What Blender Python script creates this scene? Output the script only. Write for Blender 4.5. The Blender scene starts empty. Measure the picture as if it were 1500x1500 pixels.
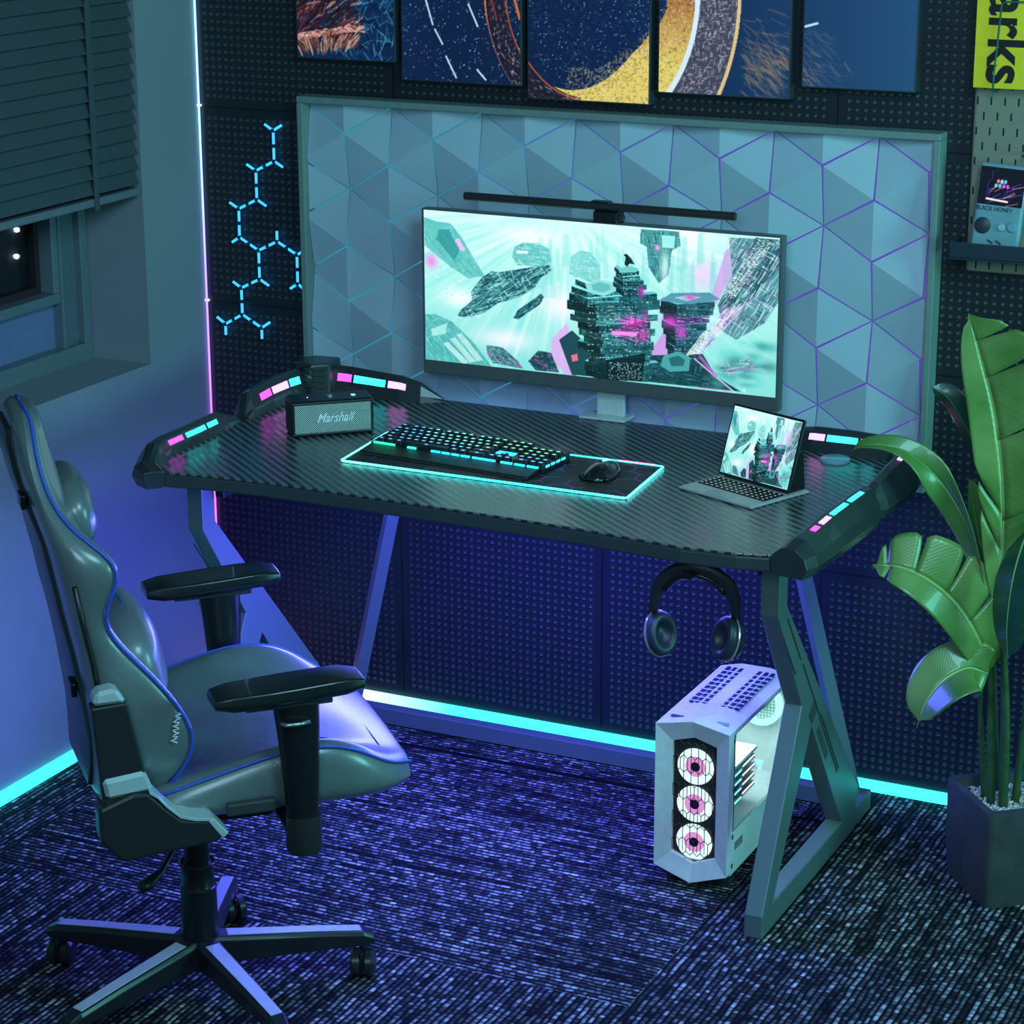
import bpy, bmesh, math, random
import numpy as np
from mathutils import Vector, Matrix, Euler
random.seed(7)
C = bpy.context.scene.collection
PI = math.pi

# ---------------------------------------------------------------- camera
cam_d = bpy.data.cameras.new('camera')
cam = bpy.data.objects.new('camera', cam_d)
C.objects.link(cam)
bpy.context.scene.camera = cam
cam_d.sensor_width = 36.0
cam_d.lens = 36.0 * 3487.15 / 1500.0
cam_d.clip_start = 0.05
cam_d.clip_end = 100
CP = Vector((2.9605, -4.4782, 2.0142))
yaw, pit, rol = 0.4547, 0.2949, -0.0037
fw = Vector((-math.sin(yaw) * math.cos(pit), math.cos(yaw) * math.cos(pit), -math.sin(pit)))
rt = Vector((math.cos(yaw), math.sin(yaw), 0))
up = rt.cross(fw)
r2 = rt * math.cos(rol) + up * math.sin(rol)
u2 = -rt * math.sin(rol) + up * math.cos(rol)
cam.matrix_world = Matrix((
    (r2.x, u2.x, -fw.x, CP.x), (r2.y, u2.y, -fw.y, CP.y), (r2.z, u2.z, -fw.z, CP.z), (0, 0, 0, 1)))

# ---------------------------------------------------------------- world, lights, exposure
sc = bpy.context.scene
sc.view_settings.view_transform = 'Standard'
sc.view_settings.look = 'None'
sc.view_settings.gamma = 1.0
sc.view_settings.exposure = 0.0
try:
    sc.view_settings.use_curve_mapping = False
except Exception:
    pass
world = bpy.data.worlds.new('world')
sc.world = world
world.use_nodes = True
wb = world.node_tree.nodes['Background']
wb.inputs[0].default_value = (0.10, 0.30, 0.42, 1)
wb.inputs[1].default_value = 0.10


def area(name, loc, target, size, power, col, size_y=None, spread=180):
    l = bpy.data.lights.new(name, 'AREA')
    l.energy = power
    l.color = col
    l.size = size
    l.spread = math.radians(spread)
    if size_y:
        l.shape = 'RECTANGLE'
        l.size_y = size_y
    o = bpy.data.objects.new(name, l)
    C.objects.link(o)
    o.location = loc
    d = Vector(target) - Vector(loc)
    o.rotation_euler = d.to_track_quat('-Z', 'Y').to_euler()
    return o


area('ceiling_key_light', (2.9, -2.3, 2.7), (1.1, -0.4, 0.6), 0.9, 42, (0.33, 0.80, 1.0))
area('ceiling_front_light', (2.3, -4.2, 2.3), (1.1, -0.6, 0.5), 1.0, 36, (0.46, 0.80, 0.98))
area('right_room_light', (4.0, -0.9, 1.3), (1.7, -0.5, 0.7), 0.9, 34, (0.22, 0.95, 0.86))
area('under_desk_light', (1.0, -0.42, 0.690), (1.0, -0.42, 0.0), 1.05, 20, (0.10, 0.11, 1.0), 0.28)
area('blue_bounce_fill', (1.02, -0.70, 0.685), (0.82, -1.45, 0.05), 0.9, 9, (0.11, 0.12, 1.0), 0.06)  # unseen lamp added in place of blue bounce from under the desk
area('left_wall_blue_fill', (1.25, -0.50, 0.45), (0.0, -0.65, 0.38), 0.25, 2.6, (0.11, 0.14, 1.0), 0.25)  # unseen fill added in mid-air to turn the left wall bluer


# ---------------------------------------------------------------- node helpers
def s2l(c):
    return tuple((x / 12.92 if x <= 0.04045 else ((x + 0.055) / 1.055) ** 2.4) for x in c)


def hexc(h):
    return s2l(tuple(int(h[i:i + 2], 16) / 255 for i in (0, 2, 4)))


class NT:
    def __init__(self, name):
        self.m = bpy.data.materials.new(name)
        self.m.use_nodes = True
        self.t = self.m.node_tree
        self.b = self.t.nodes['Principled BSDF']
        self.out = self.t.nodes['Material Output']

    def new(self, typ, **kw):
        n = self.t.nodes.new(typ)
        for k, v in kw.items():
            setattr(n, k, v)
        return n

    def link(self, a, b):
        self.t.links.new(a, b)

    def coord(self, which='Object'):
        return self.new('ShaderNodeTexCoord').outputs[which]

    def m_(self, op, a, b=None, c=None):
        n = self.new('ShaderNodeMath', operation=op)
        for i, v in enumerate((a, b, c)):
            if v is None:
                continue
            if hasattr(v, 'links'):
                self.link(v, n.inputs[i])
            else:
                n.inputs[i].default_value = v
        return n.outputs[0]

    def sep(self, v):
        n = self.new('ShaderNodeSeparateXYZ')
        self.link(v, n.inputs[0])
        return n.outputs

    def comb(self, x, y, z):
        n = self.new('ShaderNodeCombineXYZ')
        for i, v in enumerate((x, y, z)):
            if hasattr(v, 'links'):
                self.link(v, n.inputs[i])
            else:
                n.inputs[i].default_value = v
        return n.outputs[0]

    def noise(self, vec, scale, detail=2, rough=0.5):
        n = self.new('ShaderNodeTexNoise')
        if vec is not None:
            self.link(vec, n.inputs['Vector'])
        n.inputs['Scale'].default_value = scale
        n.inputs['Detail'].default_value = detail
        n.inputs['Roughness'].default_value = rough
        return n.outputs[0]

    def ramp(self, fac, stops, interp='LINEAR'):
        n = self.new('ShaderNodeValToRGB')
        n.color_ramp.interpolation = interp
        el = n.color_ramp.elements
        while len(el) < len(stops):
            el.new(0.5)
        for e, (p, c) in zip(el, stops):
            e.position = p
            e.color = (*c, 1) if len(c) == 3 else c
        self.link(fac, n.inputs[0])
        return n.outputs[0]

    def mix(self, fac, a, b):
        n = self.new('ShaderNodeMix', data_type='RGBA')
        for i, v in ((0, fac), (6, a), (7, b)):
            if hasattr(v, 'links'):
                self.link(v, n.inputs[i])
            else:
                n.inputs[i].default_value = v if i == 0 else (*v, 1)
        return n.outputs[2]

    def bump(self, h, strength=0.4, dist=0.002):
        n = self.new('ShaderNodeBump')
        n.inputs['Strength'].default_value = strength
        n.inputs['Distance'].default_value = dist
        self.link(h, n.inputs['Height'])
        self.link(n.outputs[0], self.b.inputs['Normal'])

    def set(self, **kw):
        for k, v in kw.items():
            i = self.b.inputs[k.replace('_', ' ')]
            if hasattr(v, 'links'):
                self.link(v, i)
            else:
                i.default_value = (*v, 1) if isinstance(v, tuple) and len(v) == 3 else v
        return self


MATS = {}


def P(name, col, rough=0.5, metal=0.0, coat=0.0, noise=0.0, nscale=60, bump=0.0, spec=0.5):
    """plain principled material with slight procedural variation"""
    if name in MATS:
        return MATS[name]
    n = NT(name)
    n.set(Roughness=rough, Metallic=metal)
    n.b.inputs['Coat Weight'].default_value = coat
    n.b.inputs['Specular IOR Level'].default_value = spec
    co = n.coord()
    nz = n.noise(co, nscale, 3)
    k = noise if noise else 0.06
    c0 = tuple(x * (1 - k) for x in col)
    c1 = tuple(min(1, x * (1 + k)) for x in col)
    n.set(Base_Color=n.ramp(nz, [(0.3, c0), (0.7, c1)]))
    if bump:
        n.bump(nz, bump, 0.001)
    MATS[name] = n.m
    return n.m


def E_(name, col, strength):
    if name in MATS:
        return MATS[name]
    n = NT(name)
    n.set(Base_Color=(0.02, 0.02, 0.02), Emission_Color=col, Emission_Strength=strength)
    MATS[name] = n.m
    return n.m


# ---------------------------------------------------------------- mesh helpers
class MB:
    def __init__(self):
        self.v = []
        self.f = []

    def add(self, vs, fs):
        o = len(self.v)
        self.v += [tuple(x) for x in vs]
        self.f += [tuple(i + o for i in f) for f in fs]
        return self

    def box(self, x0, x1, y0, y1, z0, z1, M=None):
        vs = [(x, y, z) for z in (z0, z1) for x, y in ((x0, y0), (x1, y0), (x1, y1), (x0, y1))]
        if M is not None:
            vs = [M @ Vector(v) for v in vs]
        return self.add(vs, [(3, 2, 1, 0), (4, 5, 6, 7), (0, 1, 5, 4), (1, 2, 6, 5), (2, 3, 7, 6), (3, 0, 4, 7)])

    def prism(self, pts, d0, d1, fn):
        """pts 2-D outline, extruded between d0 and d1; fn(a,b,d)->xyz"""
        n = len(pts)
        vs = [fn(a, b, d0) for a, b in pts] + [fn(a, b, d1) for a, b in pts]
        fs = [tuple(range(n)), tuple(range(2 * n - 1, n - 1, -1))]
        fs += [((i + 1) % n, i, n + i, n + (i + 1) % n) for i in range(n)]
        return self.add(vs, fs)

    def loft(self, rings, cap=True, closed=True):
        n = len(rings[0])
        vs = [p for r in rings for p in r]
        fs = []
        for i in range(len(rings) - 1):
            for j in range(n if closed else n - 1):
                k = (j + 1) % n
                fs.append((i * n + j, i * n + k, (i + 1) * n + k, (i + 1) * n + j))
        if cap:
            fs.append(tuple(range(n - 1, -1, -1)))
            fs.append(tuple(range((len(rings) - 1) * n, len(rings) * n)))
        return self.add(vs, fs)

    def tube(self, path, r, n=10, cap=True, flat=1.0):
        path = [Vector(p) for p in path]
        if not isinstance(r, (list, tuple)):
            r = [r] * len(path)
        rings = []
        ref = None
        for i, p in enumerate(path):
            t = (path[min(i + 1, len(path) - 1)] - path[max(i - 1, 0)]).normalized()
            if ref is None:
                ref = Vector((0, 0, 1)) if abs(t.z) < 0.9 else Vector((0, 1, 0))
            a = (ref - t * ref.dot(t)).normalized()
            ref = a
            b = t.cross(a)
            rings.append([p + a * math.cos(q) * r[i] + b * math.sin(q) * r[i] * flat
                          for q in [2 * PI * k / n for k in range(n)]])
        return self.loft(rings, cap)

    def lathe(self, prof, n=24, c=(0, 0, 0), M=None, ring=False):
        """prof (r,z) list around z"""
        rings = []
        for r, z in prof:
            rings.append([Vector((c[0] + r * math.cos(2 * PI * k / n), c[1] + r * math.sin(2 * PI * k / n), c[2] + z)) for k in range(n)])
        if M is not None:
            rings = [[M @ p for p in R] for R in rings]
        if ring:
            return self.loft(rings + [rings[0]], False)
        return self.loft(rings, True)

    def build(self, name, mat, parent=None, smooth=False, bevel=0, seg=2, sub=0, angle=None):
        me = bpy.data.meshes.new(name)
        me.from_pydata(self.v, [], self.f)
        me.validate()
        bm = bmesh.new()
        bm.from_mesh(me)
        bmesh.ops.recalc_face_normals(bm, faces=bm.faces)
        if angle is not None:
            for f in bm.faces:
                f.smooth = True
            for e in bm.edges:
                if len(e.link_faces) == 2 and e.calc_face_angle(0) > math.radians(angle):
                    e.smooth = False
        elif smooth or sub:
            for f in bm.faces:
                f.smooth = True
        bm.to_mesh(me)
        bm.free()
        me.materials.append(mat)
        o = bpy.data.objects.new(name, me)
        C.objects.link(o)
        if parent is not None:
            o.parent = parent
        if bevel:
            b = o.modifiers.new('bevel', 'BEVEL')
            b.width = bevel
            b.segments = seg
            b.limit_method = 'ANGLE'
            b.angle_limit = math.radians(35)
        if sub:
            s = o.modifiers.new('sub', 'SUBSURF')
            s.levels = sub
            s.render_levels = sub
        return o


def tag(o, label=None, cat=None, group=None, kind=None):
    if label:
        o['label'] = label
    if cat:
        o['category'] = cat
    if group:
        o['group'] = group
    if kind:
        o['kind'] = kind
    return o


def thing(name, label, cat, loc=(0, 0, 0), rotz=0, group=None):
    o = bpy.data.objects.new(name, None)
    o.empty_display_size = 0.05
    C.objects.link(o)
    o.location = loc
    o.rotation_euler = (0, 0, rotz)
    return tag(o, label, cat, group)


def struct(o):
    o['kind'] = 'structure'
    return o


def copy_part(o, parent, M=None):
    c = o.copy()
    C.objects.link(c)
    c.parent = parent
    if M is not None:
        c.matrix_basis = M
    return c


def text_obj(name, body, size, mat, parent, M, shear=0.0, extrude=0.0005, sx=1.0, offset=0.0, label=None):
    cu = bpy.data.curves.new(name, 'FONT')
    cu.body = body
    cu.size = size
    cu.extrude = extrude
    cu.shear = shear
    cu.offset = offset
    cu.align_x = 'CENTER'
    cu.align_y = 'CENTER'
    o = bpy.data.objects.new(name + '_tmp', cu)
    C.objects.link(o)
    bpy.context.view_layer.update()
    me = bpy.data.meshes.new_from_object(o.evaluated_get(bpy.context.evaluated_depsgraph_get()))
    bpy.data.objects.remove(o)
    me.materials.clear()
    me.materials.append(mat)
    n = bpy.data.objects.new(name, me)
    C.objects.link(n)
    n.parent = parent
    n.matrix_basis = M @ Matrix.Diagonal((sx, 1, 1, 1))
    if label:
        n['label'] = label
    return n


def basis(o, x, y):
    """matrix with origin o, local x and y axes given (z = x cross y)"""
    x = Vector(x).normalized()
    z = x.cross(Vector(y)).normalized()
    y = z.cross(x)
    o = Vector(o)
    return Matrix(((x.x, y.x, z.x, o.x), (x.y, y.y, z.y, o.y), (x.z, y.z, z.z, o.z), (0, 0, 0, 1)))


# ---------------------------------------------------------------- raster painter for pictures and screens
class Art:
    def __init__(self, w, h, col=(0, 0, 0)):
        self.w, self.h = w, h
        self.a = np.zeros((h, w, 3))
        self.a[:] = np.array(col) / 255.0
        self.rs = np.random.RandomState(3)

    def blend(self, mask, col, alpha, ys, xs):
        col = np.array(col) / 255.0
        m = (mask * alpha)[..., None]
        self.a[ys, xs] = self.a[ys, xs] * (1 - m) + col * m

    def win(self, x0, y0, x1, y1):
        x0 = max(0, int(math.floor(x0)))
        y0 = max(0, int(math.floor(y0)))
        x1 = min(self.w, int(math.ceil(x1)) + 1)
        y1 = min(self.h, int(math.ceil(y1)) + 1)
        if x1 <= x0 or y1 <= y0:
            return None
        Y, X = np.mgrid[y0:y1, x0:x1]
        return X + 0.5, Y + 0.5, slice(y0, y1), slice(x0, x1)

    def poly(self, pts, col, alpha=1.0):
        xs = [p[0] for p in pts]
        ys = [p[1] for p in pts]
        w = self.win(min(xs), min(ys), max(xs), max(ys))
        if w is None:
            return
        X, Y, sy, sx = w
        ins = np.zeros(X.shape, bool)
        n = len(pts)
        for i in range(n):
            x1, y1 = pts[i]
            x2, y2 = pts[(i + 1) % n]
            if y1 == y2:
                continue
            c = ((y1 > Y) != (y2 > Y)) & (X < (x2 - x1) * (Y - y1) / (y2 - y1) + x1)
            ins ^= c
        self.blend(ins.astype(float), col, alpha, sy, sx)
        return ins, sy, sx

    def line(self, p, q, wd, col, alpha=1.0):
        w = self.win(min(p[0], q[0]) - wd - 1, min(p[1], q[1]) - wd - 1, max(p[0], q[0]) + wd + 1, max(p[1], q[1]) + wd + 1)
        if w is None:
            return
        X, Y, sy, sx = w
        dx, dy = q[0] - p[0], q[1] - p[1]
        L = dx * dx + dy * dy + 1e-9
        t = np.clip(((X - p[0]) * dx + (Y - p[1]) * dy) / L, 0, 1)
        d = np.hypot(X - p[0] - t * dx, Y - p[1] - t * dy)
        self.blend(np.clip(wd / 2 + 0.5 - d, 0, 1), col, alpha, sy, sx)

    def blob(self, cx, cy, rx, ry, col, alpha=1.0, soft=1.0):
        w = self.win(cx - rx * 1.6, cy - ry * 1.6, cx + rx * 1.6, cy + ry * 1.6)
        if w is None:
            return
        X, Y, sy, sx = w
        d = np.sqrt(((X - cx) / rx) ** 2 + ((Y - cy) / ry) ** 2)
        m = np.clip((1.0 - d) / max(soft, 1e-3), 0, 1) if soft < 1 else np.exp(-d * d * 2.2)
        self.blend(m, col, alpha, sy, sx)

    def sample(self, u, v):
        """u,v arrays 0..1 (v from top) -> linear rgb, bilinear"""
        x = np.clip(u * self.w - 0.5, 0, self.w - 1.001)
        y = np.clip(v * self.h - 0.5, 0, self.h - 1.001)
        xi, yi = x.astype(int), y.astype(int)
        fx, fy = (x - xi)[..., None], (y - yi)[..., None]
        A = self.a
        c = (A[yi, xi] * (1 - fx) * (1 - fy) + A[yi, np.minimum(xi + 1, self.w - 1)] * fx * (1 - fy)
             + A[np.minimum(yi + 1, self.h - 1), xi] * (1 - fx) * fy + A[np.minimum(yi + 1, self.h - 1), np.minimum(xi + 1, self.w - 1)] * fx * fy)
        c = np.clip(c, 0, 1)
        return np.where(c <= 0.04045, c / 12.92, ((c + 0.055) / 1.055) ** 2.4)


def art_mesh(name, art, M, w, h, nx, ny, mat, parent, box=(0, 0, 1, 1)):
    """flat picture surface: a fine grid w x h in local xy (origin bottom left) with its colours per vertex"""
    u = np.linspace(0, 1, nx + 1)
    v = np.linspace(0, 1, ny + 1)
    U, V = np.meshgrid(u, v)
    co = np.zeros(((nx + 1) * (ny + 1), 3))
    co[:, 0] = (U * w).ravel()
    co[:, 1] = (V * h).ravel()
    i = np.arange((nx + 1) * (ny + 1)).reshape(ny + 1, nx + 1)
    q = np.stack([i[:-1, :-1], i[:-1, 1:], i[1:, 1:], i[1:, :-1]], -1).reshape(-1, 4)
    me = bpy.data.meshes.new(name)
    me.vertices.add(len(co))
    me.vertices.foreach_set('co', co.ravel())
    me.loops.add(q.size)
    me.loops.foreach_set('vertex_index', q.ravel().astype(np.int32))
    me.polygons.add(len(q))
    me.polygons.foreach_set('loop_start', np.arange(0, q.size, 4, dtype=np.int32))
    me.update(calc_edges=True)
    at = me.color_attributes.new('picture', 'FLOAT_COLOR', 'POINT')
    lin = art.sample(box[0] + U * (box[2] - box[0]), 1 - (1 - box[3] + V * (box[3] - box[1])))
    rgba = np.ones((co.shape[0], 4))
    rgba[:, :3] = lin.reshape(-1, 3)
    at.data.foreach_set('color', rgba.ravel())
    me.materials.append(mat)
    o = bpy.data.objects.new(name, me)
    C.objects.link(o)
    o.parent = parent
    o.matrix_basis = M
    return o


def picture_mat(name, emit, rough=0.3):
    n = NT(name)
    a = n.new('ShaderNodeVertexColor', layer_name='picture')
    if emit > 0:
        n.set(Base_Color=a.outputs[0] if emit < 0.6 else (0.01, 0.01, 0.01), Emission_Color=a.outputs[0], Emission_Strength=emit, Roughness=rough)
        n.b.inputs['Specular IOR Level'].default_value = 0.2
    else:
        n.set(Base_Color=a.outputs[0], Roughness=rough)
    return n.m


# ---------------------------------------------------------------- materials
def mat_wall():
    n = NT('painted_wall')
    co = n.coord()
    nz = n.noise(co, 3, 4)
    n.set(Base_Color=n.ramp(nz, [(0.3, (0.22, 0.25, 0.29)), (0.7, (0.25, 0.28, 0.32))]), Roughness=0.75)
    n.bump(n.noise(co, 220, 2), 0.08, 0.001)
    return n.m


def mat_pegwall():
    n = NT('studded_black_wall_tiles')
    s = n.sep(n.coord())
    TW, TH, N = 0.494, 0.4385, 29.0
    fx = n.m_('FRACT', n.m_('DIVIDE', s[0], TW))
    fz = n.m_('FRACT', n.m_('DIVIDE', n.m_('ADD', s[2], -0.027), TH))
    ux = n.m_('MULTIPLY', fx, N)
    uz = n.m_('MULTIPLY', fz, 27.0)
    dx = n.m_('SUBTRACT', n.m_('FRACT', ux), 0.5)
    dz = n.m_('SUBTRACT', n.m_('FRACT', uz), 0.5)
    d = n.m_('SQRT', n.m_('ADD', n.m_('MULTIPLY', dx, dx), n.m_('MULTIPLY', dz, dz)))
    # studs are absent in the border of every tile
    ex = n.m_('MINIMUM', fx, n.m_('SUBTRACT', 1.0, fx))
    ez = n.m_('MINIMUM', fz, n.m_('SUBTRACT', 1.0, fz))
    e = n.m_('MINIMUM', ex, ez)
    inside = n.m_('GREATER_THAN', e, 0.035)
    stud = n.m_('MULTIPLY', n.m_('SMOOTHSTEP' if False else 'SUBTRACT', 1.0, n.m_('MULTIPLY', d, 3.4)), inside)
    stud = n.m_('MAXIMUM', stud, 0.0)
    seam = n.m_('LESS_THAN', e, 0.004)
    top = n.m_('MINIMUM', n.m_('MULTIPLY', stud, 2.2), 1.0)
    col = n.mix(top, (0.013, 0.016, 0.024), (0.042, 0.054, 0.058))
    col = n.mix(seam, col, (0.002, 0.002, 0.003))
    n.set(Base_Color=col, Roughness=0.42)
    n.bump(n.m_('SUBTRACT', 0.0, n.m_('ADD', top, seam)), 0.6, 0.003)
    return n.m


def mat_carpet():
    n = NT('loop_pile_carpet')
    s = n.sep(n.coord())
    x, y = s[0], s[1]
    inx = n.m_('MULTIPLY', n.m_('GREATER_THAN', x, 0.155), n.m_('LESS_THAN', x, 1.517))
    iny = n.m_('GREATER_THAN', y, -1.08)
    z1 = n.m_('MULTIPLY', inx, iny)
    # left strip near the wall and the front have rows running away from the wall
    nz1 = n.m_('SUBTRACT', 1.0, z1)
    along = n.m_('ADD', n.m_('MULTIPLY', x, z1), n.m_('MULTIPLY', y, nz1))
    across = n.m_('ADD', n.m_('MULTIPLY', y, z1), n.m_('MULTIPLY', x, nz1))
    wob = n.m_('MULTIPLY', n.m_('SUBTRACT', n.noise(n.comb(n.m_('MULTIPLY', along, 14.0), n.m_('MULTIPLY', across, 30.0), 0.0), 1.0, 1), 0.5), 0.009)
    rowf = n.m_('DIVIDE', n.m_('ADD', across, wob), 0.0118)
    row = n.m_('FLOOR', rowf)
    wn = n.new('ShaderNodeTexWhiteNoise', noise_dimensions='1D')
    n.link(row, wn.inputs['W'])
    jit = n.m_('MULTIPLY', n.noise(n.comb(n.m_('MULTIPLY', along, 60.0), n.m_('MULTIPLY', row, 3.7), 5.0), 1.0, 0), 1.6)
    af = n.m_('ADD', n.m_('ADD', n.m_('DIVIDE', along, 0.0150), jit), n.m_('MULTIPLY', wn.outputs[0], 7.0))
    cell = n.m_('FLOOR', af)
    w2 = n.new('ShaderNodeTexWhiteNoise', noise_dimensions='2D')
    n.link(n.comb(row, cell, 0.0), w2.inputs['Vector'])
    a = n.m_('SUBTRACT', n.m_('FRACT', rowf), 0.5)
    b = n.m_('SUBTRACT', n.m_('FRACT', af), 0.5)
    ga = n.m_('MAXIMUM', n.m_('SUBTRACT', 1.0, n.m_('MULTIPLY', n.m_('MULTIPLY', a, a), 6.5)), 0.0)
    gb = n.m_('MAXIMUM', n.m_('SUBTRACT', 1.0, n.m_('MULTIPLY', n.m_('MULTIPLY', b, b), 3.4)), 0.0)
    dome = n.m_('MULTIPLY', ga, gb)
    rows = n.noise(n.comb(n.m_('MULTIPLY', along, 2.5), n.m_('MULTIPLY', row, 0.83), 2.0), 1.0, 2, 0.6)
    rowsel = n.ramp(rows, [(0.36, (0.10,) * 3), (0.62, (1, 1, 1))])
    bright = n.m_('MULTIPLY', n.m_('ADD', n.m_('POWER', w2.outputs[0], 2.0), 0.10), n.m_('MULTIPLY', dome, 0.85))
    bright = n.m_('MULTIPLY', bright, rowsel)
    dark_line = n.m_('MULTIPLY', n.m_('LESS_THAN', n.m_('ABSOLUTE', n.m_('ADD', y, 0.203)), 0.007), n.m_('MULTIPLY', n.m_('GREATER_THAN', x, 0.30), n.m_('LESS_THAN', x, 1.60)))  # narrow dark line across the carpet
    bright = n.m_('MULTIPLY', bright, n.m_('SUBTRACT', 1.0, dark_line))
    n.set(Base_Color=n.mix(n.m_('MINIMUM', bright, 1.0), (0.003, 0.0035, 0.006), (0.74, 0.77, 0.80)), Roughness=0.9)
    n.b.inputs['Specular IOR Level'].default_value = 0.1
    n.bump(dome, 0.8, 0.004)
    return n.m


def mat_carbon():
    n = NT('carbon_fibre_laminate')
    s = n.sep(n.coord())
    # diagonal twill ribbons
    u = n.m_('DIVIDE', n.m_('ADD', n.m_('MULTIPLY', s[0], 0.62), n.m_('MULTIPLY', s[1], 0.785)), 0.0165)
    v = n.m_('DIVIDE', n.m_('SUBTRACT', n.m_('MULTIPLY', s[0], 0.785), n.m_('MULTIPLY', s[1], 0.62)), 0.0050)
    fu = n.m_('FRACT', u)
    tri = n.m_('ABSOLUTE', n.m_('SUBTRACT', n.m_('MULTIPLY', fu, 2.0), 1.0))
    step = n.m_('GREATER_THAN', tri, 0.5)
    fv = n.m_('ABSOLUTE', n.m_('SUBTRACT', n.m_('MULTIPLY', n.m_('FRACT', v), 2.0), 1.0))
    col = n.mix(step, (0.024, 0.031, 0.034), (0.12, 0.155, 0.165))
    n.set(Base_Color=col, Roughness=n.m_('ADD', 0.17, n.m_('MULTIPLY', step, 0.16)))
    n.b.inputs['Specular IOR Level'].default_value = 0.95
    n.bump(n.m_('ADD', tri, n.m_('MULTIPLY', fv, 0.35)), 0.35, 0.0010)
    return n.m


def mat_leather(name, c0, c1, rough=0.33):
    n = NT(name)
    co = n.coord()
    n.set(Base_Color=n.ramp(n.noise(co, 9, 3), [(0.3, c0), (0.7, c1)]), Roughness=rough)
    n.b.inputs['Coat Weight'].default_value = 0.7
    n.b.inputs['Coat Roughness'].default_value = 0.2
    h = n.m_('ADD', n.m_('MULTIPLY', n.noise(co, 420, 2), 0.25), n.m_('MULTIPLY', n.noise(co, 11, 2), 2.2))
    n.bump(h, 0.45, 0.004)
    return n.m


def mat_leaf(name, c0, c1):
    n = NT(name)
    co = n.coord('UV')
    s = n.sep(co)
    w = n.m_('SINE', n.m_('MULTIPLY', n.m_('ADD', s[1], n.m_('MULTIPLY', s[0], 0.25)), 260.0))
    nz = n.noise(n.coord(), 9, 3)
    base = n.ramp(nz, [(0.3, c0), (0.7, c1)])
    vein = n.m_('LESS_THAN', n.m_('ABSOLUTE', s[0]), 0.035)
    n.set(Base_Color=n.mix(vein, base, tuple(min(1, 2.2 * x + 0.05) for x in c1)), Roughness=0.32)
    n.b.inputs['Coat Weight'].default_value = 0.3
    n.b.inputs['Subsurface Weight'].default_value = 0.0
    n.bump(w, 0.12, 0.0006)
    return n.m


def mat_grad_emit(name, axis, stops, strength):
    """LED strip whose diodes change colour along its length (object coordinate, metres)"""
    n = NT(name)
    s = n.sep(n.coord())
    lo, hi = stops[0][0], stops[-1][0]
    f = n.m_('DIVIDE', n.m_('SUBTRACT', s['XYZ'.index(axis)], lo), hi - lo)
    c = n.ramp(f, [((p - lo) / (hi - lo), col) for p, col in stops])
    n.set(Base_Color=(0.02, 0.02, 0.02), Emission_Color=c, Emission_Strength=strength)
    return n.m


M_wall = mat_wall()
M_peg = mat_pegwall()
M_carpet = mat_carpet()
M_carbon = mat_carbon()
M_leather = mat_leather('grey_green_leather', (0.095, 0.125, 0.13), (0.135, 0.17, 0.175))
M_leather_lit = mat_leather('highlight_leather', (0.13, 0.15, 0.17), (0.17, 0.19, 0.21), 0.38)  # lighter, bluer copy of the leather with the pillow's highlight painted in
M_bluepipe = P('blue_piping_cord', (0.02, 0.09, 0.55), 0.45, noise=0.3, nscale=300)
M_black = P('black_plastic', (0.010, 0.012, 0.014), 0.35)
M_blacksoft = P('soft_black_foam', (0.008, 0.011, 0.013), 0.30, coat=0.2)
M_darkgrey = P('dark_grey_plastic', (0.030, 0.036, 0.040), 0.45)
M_frame = P('grey_powder_coated_steel', (0.15, 0.21, 0.215), 0.42, metal=0.3, bump=0.1, nscale=500)
M_guard = P('dark_guard_plastic', (0.028, 0.036, 0.042), 0.35, coat=0.2)
M_chairmetal = P('black_metal', (0.014, 0.016, 0.019), 0.32, metal=0.4)
M_silver = P('light_grey_metal', (0.68, 0.70, 0.72), 0.4, metal=0.1)
M_white = P('white_case_steel', (0.70, 0.70, 0.70), 0.45)
M_bezel = P('grey_monitor_plastic', (0.10, 0.11, 0.12), 0.4)
CY = hexc('35e8ea')
MG = hexc('d04ae8')

# ================================================================ STRUCTURE
# floor
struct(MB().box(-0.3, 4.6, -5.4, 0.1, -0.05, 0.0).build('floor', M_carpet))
# back wall (studded tiles) and left wall with a window hole
struct(MB().box(-0.3, 4.6, 0.0, 0.12, 0.0, 2.9).build('wall_back', M_peg))
lw = MB()
lw.box(-0.16, 0, -5.4, 0, 0, 0.805)
lw.box(-0.16, 0, -0.232, 0, 0.805, 2.9)
lw.box(-0.16, 0, -2.1, -0.232, 2.0, 2.9)
lw.box(-0.16, 0, -5.4, -2.1, 0.805, 2.9)
struct(lw.build('wall_left', M_wall))

# glowing baseboard strips and the corner light strip
mw = [(0.0, hexc('e86af0')), (0.16, hexc('f4b8f4')), (0.30, hexc('c8f4f8')), (0.62, CY), (4.6, CY)]
struct(MB().box(0.012, 4.6, -0.012, 0.0, 0.0, 0.022).build('baseboard_back', mat_grad_emit('glowing_baseboard_back', 'X', mw, 2.6)))
mw = [(-5.4, CY), (-0.46, CY), (-0.36, hexc('9a9af0')), (-0.22, hexc('e86af0')), (0.0, hexc('e86af0'))]
struct(MB().box(0.0, 0.012, -5.4, 0.0, 0.0, 0.026).build('baseboard_left', mat_grad_emit('glowing_baseboard_left', 'Y', mw, 2.2)))
cs = thing('corner_light_strip', 'thin glowing light strip running up the wall corner, pale blue above and magenta below', 'light strip', (0.0, 0.0, 0.03))
mw = [(0.0, hexc('d85af0')), (0.55, hexc('a85ae8')), (0.95, hexc('8f86f0')), (1.3, hexc('8fc8f8')), (2.5, hexc('8fd8f8'))]
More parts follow.
